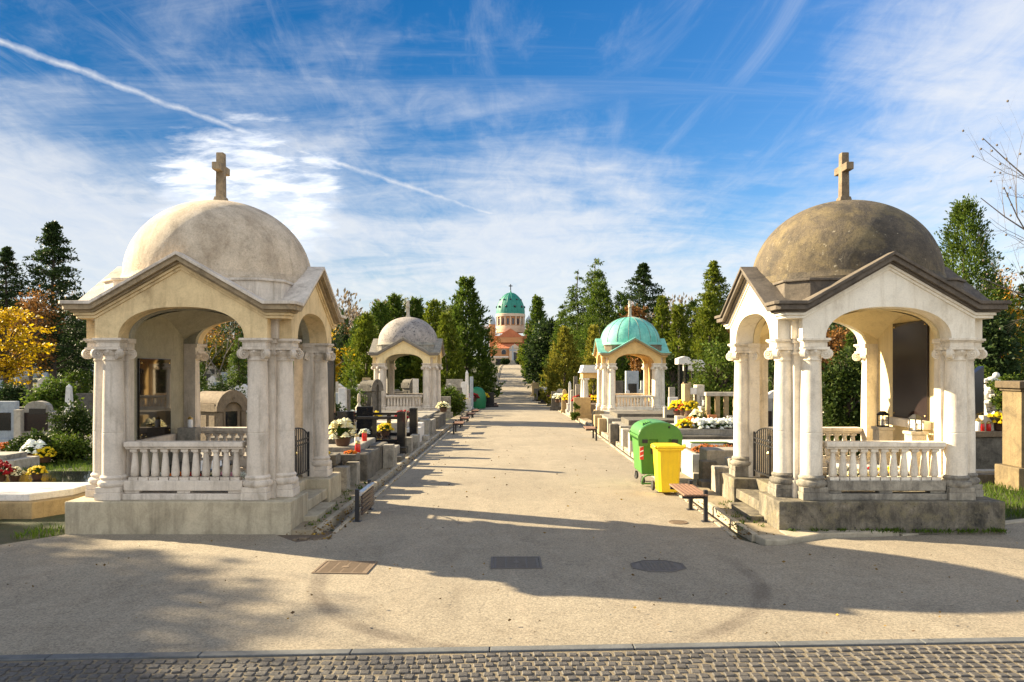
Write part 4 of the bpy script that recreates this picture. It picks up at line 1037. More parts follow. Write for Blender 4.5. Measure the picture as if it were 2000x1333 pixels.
# flowers laid inside the near pavilions
for T_, fl, w in ((pav_l, 1, 'left'), (pav_r, -1, 'right')):
    x0, y0 = T_.location.x, T_.location.y
    grave('low grey grave slab laid inside the %s pavilion' % w, x0 - .45 - .45 * fl, x0 + .45 - .45 * fl, y0 - .7, y0 + .7, .22, M['grey'], M['blk'] if fl > 0 else M['white'], .1, .05, .02, z=ZP + .05)
cl = [('white', -.62, -.72, 'white'), ('orange', -.42, -.78, 'orange'), ('red', -.15, -.75, 'dark red'), ('cream', .14, -.8, 'cream'), ('pink', .36, -.72, 'pink'), ('white', .62, -.78, 'second white')]
for c, dx, dy, w in cl:
    flowers('mum', (-4.93 + dx, 12.9 + dy, ZP + .05), c, '%s flower pot behind the balusters of the left pavilion' % w, .72, 'flower pots inside the pavilions')
for c, dx, dy, w in [('yellow', .36, -.62, 'bright yellow'), ('yellow', .60, -.45, 'second yellow'), ('cream', -.10, -.78, 'cream'), ('white', -.16, -.3, 'white'), ('red', .22, -.5, 'small red')]:
    flowers('mum', (5.53 + dx, 12.9 + dy, ZP + .05), c, '%s chrysanthemum pot behind the balusters of the right pavilion' % w, .85, 'flower pots inside the pavilions')
for nm, x, y, w, pm in (('pedestal', 5.53 + .80, 12.9 + .30, 'far', 'pale'), ('pedestal', 5.53 + .86, 12.9 - .66, 'near', 'pale')):
    blocks('pedestal', 'pale stone pedestal under the %s lantern in the right pavilion' % w, 'pedestal', (x, y, ZP + .05), [('pedestal_block', M[pm], [(-.12, .12, -.12, .12, 0, .85)], .01), ('pedestal_cap', M[pm], [(-.14, .14, -.14, .14, .852, .90)], .006)])
    lantern((x, y, ZP + .951), 'black iron lantern on the %s pedestal in the right pavilion' % w, 1.0)
blocks('pedestal', 'grey stone pedestal in the back corner of the left pavilion', 'pedestal', (-4.93 - .80, 12.9 + .62, ZP + .05), [('pedestal_block', M['grey'], [(-.16, .16, -.12, .12, 0, .86)], .01)])
candle((-4.93 - .78, 12.9 + .62, ZP + .911), 'white candle on the grey pedestal in the left pavilion', .95, 'whitep')

# ------------------------------------------------------------------ graves left of the left pavilion
T = thing('slab_grave', 'wide white tomb slab with cut corner, left of the left pavilion', 'grave', (-9.3, 13.6, 0))
q = [(-2.6, -1.0), (1.38, -1.0), (1.78, -.35), (1.78, .5), (-2.6, .5)]
MB().prism(q, 'z', -.3, .24).build('kerb_frame', M['ochre'], T, .015)
MB().prism([(x * .97 - .06, y * .9) for x, y in q], 'z', .242, .36).build('cover_slab', M['white'], T, .015)
blocks('stone_block', 'ochre stone block at the left edge before the white tomb slab', 'stone block', (-8.9, 12.0, 0), [('block_base', M['ochre'], [(-.9, .62, -.25, .28, -.3, .24)], .02), ('block_top', M['pale'], [(-.88, .58, -.23, .26, .242, .30)], .015)])
T = thing('slab_grave', 'polished black grave slab reflecting the sky, left of the left pavilion', 'grave', (-9.6, 15.7, 0))
part(T, 'kerb_frame', M['pale'], [(-2.2, 2.2, -.98, .95, -.3, .12)], .015); part(T, 'cover_slab', plain('mirror_black_granite', (.015, .016, .018), .05, 0, .2, 30, spec=1.0), [(-2.1, 2.1, -.9, .9, .122, .22)], .01)
flowers('mum', (-9.9, 15.2, .22), 'cream', 'cream and yellow flowers on the polished black slab', .75)
flowers('mum', (-9.55, 15.35, .22), 'yellow', 'yellow flowers on the polished black slab, right of the cream ones', .75)
flowers('mum', (-10.1, 15.0, .22), 'red', 'dark red chrysanthemum at the left edge of the picture', 1.15)
T = headstone('wide grey headstone with dark panels, left of the round dark bush', (atx(76, 24.6), 24.6, 0), 1.10, 1.22, .28, M['grey'], 'shoulder', M['plaque_r'])
MB().box(-.22, .30, -.16, -.13, .98, 1.16).build('name_panel', M['blk'], T)
headstone('pale headstone with black panel at the far left edge', (atx(12, 24.8), 24.8, 0), .70, 1.2, .25, M['blue'], 'rect', M['blk'])
headstone('plain pale slab stele between the two left headstones', (atx(38, 24.4), 24.4, 0), .22, .95, .25, M['pale'], 'rect')
for (px, y, z, c, s, lb) in ((10, 22, 0, 'orange', .9, 'orange and yellow flowers at the left edge before the pale headstone'), (28, 21, 0, 'white', .8, 'white flowers at the left edge behind the black slab'),
                             (66, 20.0, 0, 'white', 1.3, 'tall white chrysanthemum blooms among the left shrubs'), (88, 19.9, 0, 'yellow', 1.1, 'yellow blossoms among the left shrubs')):
    flowers('big' if c == 'white' else 'mum', (atx(px, y), y, z), c, lb, s)
blocks('slab_grave', 'low pale grave edge at the left border behind the black slab', 'grave', (atx(10, 19), 19, 0), [('kerb_frame', M['pale'], [(-1.0, .55, -.5, .5, -.2, .22)], .015), ('cover_slab', M['grey'], [(-1.0, .3, -.4, .4, .222, .34)], .012)])
obelisk('slim white obelisk behind the round dark bush', (atx(135, 34), 34, .0), 1.75, .28, M['white'])
blocks('stone_grave', 'long dark grave wall in the shade of the yellow tree', 'grave', (atx(55, 40), 40, S(-25, 40)), [('kerb_wall', M['brown'], [(-5, 2.5, -.3, .3, -.3, .5)], .02), ('coping', M['dgrey'], [(-5.05, 2.55, -.36, .36, .502, .58)], .015)])

# ------------------------------------------------------------------ graves along the right kerb
blocks('planter_grave', 'white-edged stone planter with russet plants behind the yellow bin', 'grave', (4.5, 17.4, 0), [
    ('kerb_frame', M['white'], [(-.6, .55, -.55, .55, -.3, .56)], .02), ('kerb_foot', M['pale'], [(-.62, .5, -.72, -.56, -.3, .16)], .015), ('soil_bed', M['soil'], [(-.5, .45, -.45, .45, .5, .59)], 0)])
for k, (dx, dy) in enumerate(((-.3, -.2), (.05, -.15), (.3, -.05), (-.1, .2))):
    flowers('mound', (4.5 + dx, 17.4 + dy, .57), 'rust', ['russet stonecrop cushion at the left of the white planter', 'russet stonecrop cushion at the front middle of the white planter', 'russet stonecrop cushion at the right of the white planter', 'russet stonecrop cushion at the back of the white planter'][k], .8)
blocks('stone_grave', 'broken dark stone grave with leaning blocks beside the right pavilion', 'grave', (4.6, 15.7, 0), [
    ('kerb_post', M['dgrey'], [(-.72, -.42, .15, .5, -.2, .52), (-.45, -.20, -.05, .2, -.2, .40)], .02), ('fallen_block', M['dgrey'], [(-.85, -.45, -.30, .1, -.05, .17)], .02),
    ('kerb_block', M['grey'], [(-.70, -.40, -.85, -.45, -.3, .52), (-.38, .8, -.8, -.5, -.3, .44)], .02), ('cover_slab', M['grey'], [(-.38, 1.5, -.62, -.22, .442, .66), (-.60, 1.2, .3, .95, .40, .74)], .025)])
blocks('slab_grave', 'white marble grave slab with small black plaque, right of the bins', 'grave', (6.2, 19.2, 0), [
    ('kerb_frame', M['dgrey'], [(-2.0, 2.4, -.7, .5, -.3, .50)], .02), ('cover_slab', M['white'], [(-1.95, 2.3, -.62, .45, .502, .62)], .015), ('plaque', M['blk'], [(-1.15, -.65, -.70, -.624, .53, .64)], .004),
    ('turf_strip', M['lf_grass'], [(-1.9, -1.0, -.6, -.35, .622, .64)], 0)])
blocks('stone_grave', 'dark framed grave bed holding rows of white chrysanthemums', 'grave', (6.3, 21.2, 0), [
    ('kerb_frame', M['dgrey'], [(-2.2, 2.4, -1.0, -.72, -.3, .66), (-2.2, 2.4, .5, .75, -.3, .70), (-2.2, -1.95, -.718, .498, -.3, .66)], .02), ('coping', M['grey'], [(-2.1, 2.4, -.7, -.42, .5, .82)], .015), ('soil_bed', M['soil'], [(-1.9, 2.4, -.41, .49, -.2, .70)], 0)])
k = 0
for j in range(2):
    for i in range(7):
        k += 1
        flowers('big', (5.0 + i * .23 + rng.uniform(-.03, .03), 20.70 + j * .32, .70), 'white', 'round white chrysanthemum in the rows on the dark framed bed', .85, 'white chrysanthemums on the dark framed bed')
flowers('mum', (4.95, 21.5, .72), 'orange', 'orange chrysanthemum beside the rows of white ones', 1.0)
flowers('mum', (4.62, 20.9, .70), 'yellow', 'yellow flowers left of the rows of white chrysanthemums', 1.0)
flowers('mum', (5.75, 22.75, .72), 'red', 'bright red flowers in front of the pillar screen', .9)
blocks('slab_grave', 'broad white slab grave behind the green container', 'grave', (5.8, 23.3, S(6, 23)), [
    ('kerb_frame', M['grey'], [(-2.2, 1.6, -.9, .9, -.3, .60)], .02), ('cover_slab', M['white'], [(-1.9, 1.5, -.8, .8, .602, .78)], .015), ('kerb_post', M['pale'], [(-2.45, -2.21, -1.0, -.6, -.3, .62), (-2.45, -2.21, .5, .9, -.3, .62)], .015)])
blocks('slab_grave', 'long dark slab grave in two tiers before the copper domed pavilion', 'grave', (5.6, 26.6, S(6, 26)), [
    ('kerb_frame', M['grey'], [(-2.1, 1.6, -1.2, 1.0, -.3, .62)], .02), ('cover_slab', M['dgrey'], [(-1.8, 1.5, -1.0, .8, .622, .80)], .015), ('kerb_post', M['dgrey'], [(-2.4, -2.11, -.9, -.5, -.3, .66)], .02)])
blocks('slab_grave', 'grey grave slab right below the copper domed pavilion balustrade', 'grave', (5.9, 31.2, S(6, 31)), [
    ('kerb_frame', M['grey'], [(-2.3, 1.6, -1.6, 1.3, -.3, .64)], .02), ('cover_slab', M['dgrey'], [(-1.9, 1.5, -1.3, 1.1, .642, .80)], .015), ('kerb_post', M['ochre'], [(-2.6, -2.31, -1.2, -.7, -.3, .60), (-2.6, -2.31, .4, .9, -.3, .64)], .02)])
blocks('stone_grave', 'small stepped ochre grave at the foot of the copper domed pavilion', 'grave', (4.1, 35.2, S(4, 35)), [
    ('kerb_block', M['ochre'], [(-.5, -.1, -.9, -.3, -.3, .7), (-.5, 0, .0, .6, -.3, .6)], .02), ('cover_slab', M['pale'], [(-.1, 1.6, -.8, .7, -.3, .66)], .02)])
# monuments of the right back row
blocks('stone_gate', 'cream stone gate of two pillars and a low lintel', 'monument', (atx(1351, 24.4), 24.4, 0), [
    ('pillar', M['ochre'], [(-.28, -.10, -.25, .25, -.3, 1.95)], .015), ('pillar', M['pale'], [(.12, .36, -.2, .3, -.3, 1.92)], .015), ('lintel', M['white'], [(-.098, .118, -.2, .2, 1.62, 1.82)], .01)])
T = thing('black_pillar_monument', 'tall black pillar monument under a rounded white cap', 'monument', (atx(1334, 28), 28, .2))
MB().cbox(-.10, 0, .8, .12, .3, 1.58).cbox(.10, 0, .8, .10, .3, 1.58).build('pillar', M['blk'], T, .008)
MB().box(-.28, .28, -.3, .3, -.3, .80).build('base', M['white'], T, .012)
MB().prism([(-.24, 2.382), (.24, 2.382), (.24, 2.55), (.16, 2.64), (0, 2.68), (-.24, 2.6)], 'y', -.3, .3).build('cap', M['white'], T, .02)
T = thing('canopy_tomb', 'white roofed canopy tomb on short black pillars, beside the black pillar monument', 'tomb', (atx(1356, 29), 29, .2))
for k in range(4): MB().cbox(-.27 + k * .18, -.1, 1.72, .075, .1, .42).build('pillar', M['blk'], T)
MB().prism([(-.36, 2.14), (.36, 2.14), (.36, 2.40), (.22, 2.56), (-.30, 2.56), (-.36, 2.5)], 'y', -.3, .35).build('roof', M['white'], T, .02)
MB().box(-.38, .38, -.3, .35, -.3, 1.72).build('base', M['ochre'], T, .015)
T = thing('pillar_screen', 'ochre screen of fluted pillars with terracotta blocks under the laurel tree', 'monument', (atx(1412, 22.6), 22.6, 0))
for k, x in enumerate((-.42, -.14, .12, .40)):
    q = MB().cbox(x, .1, .62, .12, .16, 1.0); 
    for dx in (-.035, 0, .035): q.cbox(x + dx, .015, .68, .018, .02, .9)
    q.build('pillar', M['ochre'], T, .006)
MB().box(-.50, .50, -.02, .24, 1.622, 1.74).build('lintel', M['pale'], T, .01)
MB().box(-.5, .5, -.2, .3, -.3, .62).build('base', M['pale'], T, .012)
for x0, x1, z1 in ((-.48, -.22, 1.08), (-.20, -.02, .92)): MB().box(x0, x1, -.19, -.05, .622, z1).build('terracotta_block', M['terra'], T, .006)
MB().box(.05, .36, -.35, -.05, .622, 1.06).build('front_block', M['pale'], T, .01)
lantern((atx(1376, 23), 23, 1.30), 'glass grave lantern hanging height beside the stone gate', 1.5)
blocks('plinth', 'pale plinth carrying the lantern beside the stone gate', 'plinth', (atx(1376, 23), 23, 0), [('block_base', M['pale'], [(-.14, .14, -.14, .14, -.2, 1.24)], .012), ('block_top', M['white'], [(-.16, .16, -.16, .16, 1.242, 1.298)], .008)])
for (px, y, z, c, s, kd, lb) in ((1325, 24.6, .95, 'yellow', 1.3, 'mum', 'yellow chrysanthemum on the stone ledge left of the gate'), (1336, 24.3, .95, 'red', 1.0, 'mum', 'small red chrysanthemum between two yellow ones'), (1348, 24.1, .95, 'yellow', 1.3, 'mum', 'yellow chrysanthemum on the stone ledge in front of the gate'),
                             (1362, 22.9, .72, 'cream', 1.1, 'big', 'cream flower bush below the stone gate'), (1327, 27.85, 1.0, 'cream', .8, 'mound', 'cream flowers before the black pillar monument'),
                             (1432, 22.5, .72, 'yellow', .9, 'mound', 'yellowish flowers at the foot of the pillar screen')):
    flowers(kd, (atx(px, y), y, z), c, lb, s)
blocks('plinth', 'pale flower ledge of two stone boxes in front of the gate', 'plinth', (atx(1338, 24.3), 24.3, 0), [('block_base', M['pale'], [(-.30, .0, -.2, .2, -.2, .94)], .012), ('block_top', M['ochre'], [(.004, .34, -.2, .2, -.2, .94)], .012)])
headstone('thin blue-grey stele right of the copper domed pavilion', (atx(1312, 33), 33, .3), .25, 1.15, .2, M['grey'], 'rect')
# seen through the arch of the copper pavilion
headstone('blue-grey capped stele seen through the copper domed pavilion', (atx(1234, 46), 46, S(7, 46)), .75, 2.5, .5, M['blue'], 'rect', M['blk'])
stone_cross('pale stone cross seen through the copper domed pavilion', (atx(1254, 47), 47, S(8, 47)), 2.1, M['white'])
headstone('dark headstone behind the copper domed pavilion balustrade', (atx(1208, 45), 45, S(6, 45)), .55, 1.9, .3, M['dgrey'], 'rect')
obelisk('small white obelisk seen through the copper domed pavilion', (atx(1226, 44), 44, S(6.5, 44)), 1.6, .3, M['white'])
# temple tomb left of the copper pavilion
T = thing('temple_tomb', 'small temple tomb with white columns and pale metal roof, left of the copper pavilion', 'tomb', (atx(1160, 43), 43.5, S(4.5, 43)))
MB().box(-.75, 1.2, -.6, 1.4, -.4, .75).build('podium', M['brown'], T, .015)
for x, y in ((-.45, -.3), (.75, -.3), (-.45, 1.1), (.75, 1.1)): MB().cbox(x, y, .75, .36, .36, .06).lathe([(.17, .81), (.165, 1.2), (.14, 2.1), (.17, 2.14)], 16, (x, y, 0)).cbox(x, y, 2.14, .40, .40, .08).build('column', M['white'], T, smooth=40)
MB().box(-.62, .95, -.5, 1.3, 2.222, 2.52).build('entablature', M['wall_o'], T, .01)
MB().prism([(-.75, 2.522), (1.08, 2.522), (1.0, 2.60), (.9, 2.95), (-.58, 2.95), (-.68, 2.60)], 'y', -.62, 1.42).build('roof', plain('zinc_sheet', (.55, .57, .6), .45, .2), T, .01)
# small monuments before the temple tomb
obelisk('slim white obelisk left of the temple tomb', (atx(1113, 50), 50, S(3.8, 50)), 2.1, .22, M['white'])
headstone('narrow black stele with white edge, taller of two left of the temple tomb', (atx(1124, 48), 48, S(4, 48)), .24, 2.2, .3, M['dgrey'], 'rect')
headstone('narrow dark stele, shorter of two left of the temple tomb', (atx(1129, 46), 46, S(4, 46)), .30, 1.7, .3, M['grey'], 'rect')
headstone('rounded cream stele beside the slim white obelisk', (atx(1119, 48.5), 48.5, S(4, 48)), .30, 1.35, .25, M['pale'], 'round')
headstone('small ochre headstone left of the slim white obelisk', (atx(1103, 51), 51, S(4, 51)), .4, 1.4, .3, M['ochre'], 'shoulder')
# ------------------------------------------------------------------ graves right of the right pavilion
blocks('retaining_wall', 'dark stone grave wall carrying candles, right of the right pavilion', 'grave wall', (11.5, 18.6, 0), [('wall', M['dgrey'], [(-.9, .55, -.5, .6, -.3, .82)], .02), ('coping', M['brown'], [(-.95, .6, -.55, .65, .822, .96)], .015)])
headstone('tall black stele with lit white edge, right of the right pavilion', (atx(1906, 18.5), 18.5, .9), .26, 1.42, .24, M['blk'], 'slant', basew=1.3)
T = thing('rock_monument', 'white rock grotto monument with a cherub figure on top', 'monument', (atx(1934, 19.6), 19.6, .9))
rr = random.Random(4); q = MB()
for k in range(26): q.ball((rr.uniform(-.16, .16) * (1.4 - k / 26), rr.uniform(-.16, .16), .15 + k * .036), rr.uniform(.09, .15), 7, jit=.22, rnd=rr)
q.build('rock', M['white'], T, smooth=25)
c = MB(); c.ball((.06, 0, 1.24), .13, 10, 1.3, .8, .75); c.ball((.14, -.02, 1.36), .085, 12); c.tube([(-.16, 0, 1.22), (-.02, 0, 1.25), (.1, 0, 1.22)], [.05, .06, .05], 8); c.tube([(.16, -.02, 1.26), (.24, -.05, 1.18)], .03, 6)
c.build('cherub', M['white'], T, smooth=60)
MB().box(-.26, .26, -.2, .2, -.2, .12).build('base', M['dgrey'], T, .012)
T = thing('bowl_planter', 'dark stone bowl planter on a pale block with yellow flowers', 'planter', (atx(1930, 18.3), 18.3, .96))
MB().box(-.20, .05, -.14, .14, 0, .36).build('block', M['pale'], T, .01); MB().lathe([(.04, .0), (.05, .12), (.16, .26), (.19, .33), (.17, .33), (.14, .28)], 16, (.09, -.05, .02)).build('bowl', M['dgrey'], T, smooth=40)
flowers('mound', (atx(1934, 18.25), 18.2, 1.28), 'yellow', 'flat yellow flower cushion in the dark bowl planter', .45)
for px, y, lb in ((1918, 18.15, 'red grave candle, left of two on the dark wall'), (1931, 18.15, 'red grave candle, right of two on the dark wall')): candle((atx(px, y), y, .96), lb, 1.15)
candle((atx(1911, 18.2), 18.2, .96), 'pale glass grave candle beside the red ones on the dark wall', 1.5, 'whitep')
flowers('big', (atx(1953, 18.2), 18.2, .96), 'yellow', 'yellow chrysanthemum bush on the dark wall near the brown pillar', 1.0)
flowers('mum', (atx(1972, 18.4), 18.4, .96), 'yellow', 'second yellow chrysanthemum on the dark wall, half behind the pillar', .9)
blocks('kerb_row', 'long low stone edging on the grass right of the right pavilion', 'kerb stones', (10.9, 16.6, 0), [('kerb_stone', M['dgrey'], [(-1.0, 2.2, -.08, .08, -.2, .16)], .015), ('kerb_block', M['pale'], [(-.9, -.2, .2, .5, -.2, .2)], .015)])
T = thing('stone_pillar', 'weathered brown stone pillar with flat cap at the right edge', 'pillar', (10.6, 15.9, 0))
M['pillar_brown'] = stone('pillar_brown_stone', (.085, .060, .032), (.125, .092, .05), (.03, .022, .013), .55, 2.2, bmp=.7, grain=.35)
M['pillar_ochre'] = stone('pillar_ochre_stone', (.16, .118, .058), (.21, .155, .078), (.05, .036, .02), .5, 2.2, bmp=.6, grain=.3)
MB().cbox(-.02, 0, -.3, .8, .8, .72).build('pillar_base', M['pillar_ochre'], T, .02)
MB().cbox(0, 0, .42, .62, .62, 1.55).build('pillar_shaft', M['pillar_ochre'], T, .015)
MB().cbox(0, 0, 1.97, .70, .70, .06).cbox(0, 0, 2.03, .82, .82, .15).build('pillar_cap', M['pillar_brown'], T, .02)
for x in (-.12, .12): MB().box(x - .05, x + .05, -.335, -.308, 1.15, 1.88).build('flute', M['dgrey'], T)
headstone('pale gabled headstone behind the brown pillar at the right edge', (atx(1988, 24), 24, .3), .6, 1.5, .25, M['white'], 'gable')
headstone('cream headstone beyond the rock monument', (atx(1960, 27), 27, .5), .7, 1.4, .25, M['pale'], 'rect')

# ------------------------------------------------------------------ graves farther along the alley
far = [  # px, Y, kind, w, h, material, label
 (880, 48, 'rect', .6, 1.7, 'grey', 'grey headstone with white cap just past the grey domed pavilion'),
 (897, 50, 'rect', .35, 1.5, 'dgrey', 'narrow dark stele between white monuments on the far left'),
 (912, 54, 'obelisk', .3, 2.9, 'white', 'white obelisk under the big left conifer'),
 (906, 53, 'round', .4, 1.9, 'white', 'white rounded stele leaning against the far white obelisk'),
 (921, 57, 'rect', .25, 2.3, 'blue', 'slim blue-grey stele right of the far white obelisk'),
 (888, 56, 'rect', 1.2, 2.1, 'grey', 'wide grey slab stele behind the far left monuments'),
 (940, 66, 'rect', 2.2, 1.1, 'blk', 'broad black polished headstone in the shade of the big left conifer'),
 (935, 74, 'rect', 2.6, 1.3, 'blk', 'farther broad black headstone under the big left conifer'),
 (955, 82, 'cross', 0, 2.0, 'grey', 'grey stone cross near the dip on the far left'),
 (962, 100, 'rect', .8, 1.4, 'grey', 'small grey headstone on the left of the rising road'),
 (966, 118, 'rect', .8, 1.6, 'pale', 'small pale headstone on the left of the rising road'),
 (1046, 96, 'rect', .9, 1.5, 'ochre', 'ochre headstone on the right of the rising road'),
 (1042, 112, 'cross', 0, 1.8, 'pale', 'pale cross on the right of the rising road'),
 (1052, 84, 'rect', 1.0, 1.2, 'dgrey', 'dark headstone at the dip on the right'),
 (1062, 84, 'rect', 1.3, 1.0, 'brown', 'brown wide headstone at the dip on the right'),
 (1038, 128, 'rect', .9, 1.6, 'pale', 'pale headstone near the top of the rising road, right'),
 (1072, 76, 'rect', 1.6, .9, 'blk', 'black low headstone beside the right dip'),
]
for px, y, kd, w, h, m, lb in far:
    x = atx(px, y); l = (x, y, S(x, y))
    if kd == 'obelisk': obelisk(lb, l, h, w, M[m])
    elif kd == 'cross': stone_cross(lb, l, h, M[m])
    else: headstone(lb, l, w, h, .3, M[m], kd)
more = [  # px, Y, style, w, h, material, plate, label
 (650, 31, 'rect', .55, 1.3, 'blue', None, 'blue-grey square stele beyond the yellowish rounded stele'),
 (657, 35, 'cross', 0, 1.9, 'pale', None, 'pale stone cross between the yellowish stele and the white pillar stele'),
 (664, 38, 'shoulder', .8, 1.5, 'grey', 'blk', 'grey shouldered headstone with black plate behind the white pillar stele'),
 (675, 33, 'rect', .9, 1.0, 'blk', None, 'low black polished headstone left of the small pointed thuja'),
 (700, 37, 'round', .6, 1.6, 'white', None, 'white rounded headstone right of the small pointed thuja'),
 (710, 41, 'rect', .9, 1.4, 'dgrey', None, 'dark square headstone beyond the dark tomb house'),
 (716, 35, 'rect', .35, 1.9, 'ochre', None, 'narrow ochre stele left of the dark tomb house'),
 (640, 29, 'rect', .7, .9, 'dgrey', None, 'low dark headstone beside the left pavilion, behind the dark green shrub'),
 (812, 43, 'rect', .3, 1.9, 'white', None, 'narrow white stele right of the tomb house in the grey domed pavilion arch'),
 (775, 44, 'rect', .8, 1.2, 'dgrey', None, 'dark headstone left of the tomb house in the grey domed pavilion arch'),
 (868, 44, 'rect', .7, .9, 'grey', 'blk', 'low grey headstone with black plate right beside the grey domed pavilion'),
 (878, 53, 'gable', .6, 1.7, 'white', None, 'white gabled headstone beyond the low bush, left kerb'),
 (893, 58, 'rect', .5, 1.6, 'dgrey', None, 'dark narrow headstone behind the far white monuments'),
 (903, 62, 'shoulder', .9, 1.4, 'grey', None, 'grey shouldered headstone in the big conifer shade'),
 (928, 60, 'rect', .5, 1.2, 'pale', None, 'pale headstone right of the slim blue-grey stele'),
 (948, 77, 'rect', 1.0, 1.2, 'dgrey', None, 'dark headstone at the kerb past the green dome container'),
 (1085, 56, 'rect', .6, 1.1, 'dgrey', None, 'small dark headstone before the yellow-green thuja'),
 (1094, 60, 'round', .5, 1.3, 'pale', None, 'pale rounded headstone at the foot of the yellow-green thuja'),
 (1074, 69, 'cross', 0, 1.5, 'grey', None, 'small grey cross left of the yellow-green thuja'),
 (1062, 90, 'rect', .8, 1.1, 'white', None, 'white headstone past the right dip'),
 (1137, 41, 'rect', .9, .9, 'ochre', None, 'low ochre headstone right before the temple tomb'),
 (1310, 27, 'rect', .5, .9, 'pale', 'blk', 'pale headstone with black plate left of the flower ledge'),
 (1322, 32, 'rect', .7, 1.1, 'white', None, 'white headstone beside the tall black pillar monument'),
 (1380, 27, 'rect', .5, 1.8, 'ochre', None, 'ochre stele behind the plinth with the lantern'),
 (1395, 29, 'rect', .6, 1.6, 'dgrey', None, 'dark stele behind the pillar screen, left'),
 (1432, 27, 'gable', .7, 1.7, 'pale', None, 'pale gabled headstone behind the pillar screen, right'),
 (1490, 24, 'rect', .7, 1.3, 'grey', 'blk', 'grey headstone seen past the iron gate of the right pavilion'),
 (1518, 27, 'round', .7, 1.5, 'white', None, 'white rounded headstone seen between the right pavilion columns'),
]
for px, y, kd, w, h, m, pl, lb in more:
    x = atx(px, y); l = (x, y, S(x, y) + .1)
    if kd == 'cross': stone_cross(lb, l, h, M[m])
    else: headstone(lb, l, w, h, .25, M[m], kd, M[pl] if pl else None)
sl = [(-4.6, 49, 'grey', 'pale', 'grey kerbed grave just past the grey domed pavilion'), (-4.6, 53, 'dgrey', 'grey', 'dark kerbed grave before the green dome container'), (-4.8, 57, 'white', 'blk', 'white kerbed grave with black slab before the green dome container'),
      (-4.8, 64, 'white', 'dgrey', 'white grave behind the green dome container'), (-5, 70, 'dgrey', 'blk', 'dark grave slab in the conifer shade, left'), (-5, 78, 'grey', 'dgrey', 'grey grave slab at the left dip'),
      (-5, 88, 'grey', 'pale', 'grey grave where the road starts to rise, left'), (5.2, 46, 'pale', 'white', 'pale grave with white slab before the temple tomb'), (5.2, 50.5, 'ochre', 'grey', 'ochre kerbed grave beyond the temple tomb'),
      (5.2, 55, 'pale', 'pale', 'pale low grave row stone with flowers, right'), (5.2, 60, 'white', 'dgrey', 'white edged dark grave, right, beyond the obelisk'), (5.2, 66, 'grey', 'blk', 'grey edged black grave slab, right'),
      (5.2, 72, 'dgrey', 'dgrey', 'dark grave slab below the yellow-green thuja'), (5.2, 79, 'brown', 'grey', 'brown grave at the right dip'), (5.4, 88, 'brown', 'brown', 'brown grave where the road starts to rise, right'), (5.4, 98, 'ochre', 'pale', 'ochre grave halfway up the rising road, right')]
for x, y, a, b, lb in sl:
    s = 1 if x > 0 else -1
    grave(lb, *sorted((x - 1.2 * s, x + 1.8 * s)), y - 1.2, y + 1.3, .5, M[a], M[b])
fl = [(846, 47, .6, 'yellow', 'yellow flowers past the grey domed pavilion'), (862, 48.5, .6, 'cream', 'cream flowers past the grey domed pavilion'), (872, 49, .55, 'white', 'white flowers past the grey domed pavilion'),
      (900, 53, .6, 'yellow', 'bright yellow flowers before the green dome container'), (915, 58, .6, 'pink', 'pink flowers below the far white obelisk'), (925, 58.5, .6, 'red', 'red flowers below the far white obelisk'), (935, 64, .6, 'cream', 'cream flowers on the white grave behind the green dome container'),
      (945, 64.5, .6, 'yellow', 'yellow flowers on the white grave behind the green dome container'), (955, 70, .6, 'yellow', 'yellow flowers on the dark grave in the conifer shade'),
      (1130, 46, .6, 'red', 'dark red flowers before the temple tomb'), (1152, 46, .6, 'red', 'red chrysanthemum beside the temple tomb podium'), (1164, 45.5, .6, 'yellow', 'yellow chrysanthemum beside the temple tomb podium'), (1110, 50.5, .6, 'yellow', 'yellow flowers beside the slim white obelisk'),
      (1098, 55, .6, 'cream', 'cream flowers on the pale low grave, right'), (1090, 55.5, .6, 'white', 'white flowers on the pale low grave, right'), (1084, 60, .6, 'yellow', 'yellow flowers on the white edged dark grave, right'), (1077, 66, .6, 'pink', 'pink flowers on the grey edged black slab, right'),
      (1082, 72, .6, 'yellow', 'yellow flower dome below the yellow-green thuja'), (1066, 79, .6, 'white', 'white flowers on the brown grave at the right dip')]
for px, y, z, c, lb in fl:
    x = atx(px, y); flowers('mum', (x, y, S(x, y) + z), c, lb, 1.8)
# rows of headstones on the rising ground behind the left pavilions: a few stones, copied
rows = []
for k, (st, w, h, m) in enumerate((('rect', .7, 1.1, 'pale'), ('round', .6, 1.2, 'blue'), ('shoulder', .8, 1.2, 'grey'), ('rect', .9, .9, 'dgrey'), ('gable', .6, 1.4, 'white'), ('rect', .5, 1.5, 'blue'))):
    rows.append((st, w, h, m, ['pale square headstone in the rows on the left slope', 'blue-grey rounded headstone in the rows on the left slope', 'grey shouldered headstone in the rows on the left slope',
                               'dark square headstone in the rows on the left slope', 'white gabled headstone in the rows on the left slope', 'narrow blue-grey stele in the rows on the left slope'][k]))
first = {}
r2 = random.Random(3)
for y in (44, 50, 56, 62, 69, 76, 84, 93):
    x = -9.5 - r2.uniform(0, 1.5)
    while x > -.64 * y - 2:
        k = r2.randrange(6); st, w, h, m, lb = rows[k]
        yy = y + r2.uniform(-1, 1)
        sc = r2.uniform(.85, 1.25)
        if k in first: dup(first[k], (x, yy, S(x, yy)), r2.uniform(-.3, .3), None, None, sc)
        else: first[k] = headstone(lb, (x, yy, S(x, yy)), w, h, .25, M[m], st, M['blk'] if k in (0, 2) else None, group='headstone rows on the left slope: ' + lb.split(' headstone')[0].split(' stele')[0], sc=sc)
        x -= r2.uniform(1.5, 2.9)
first = {}
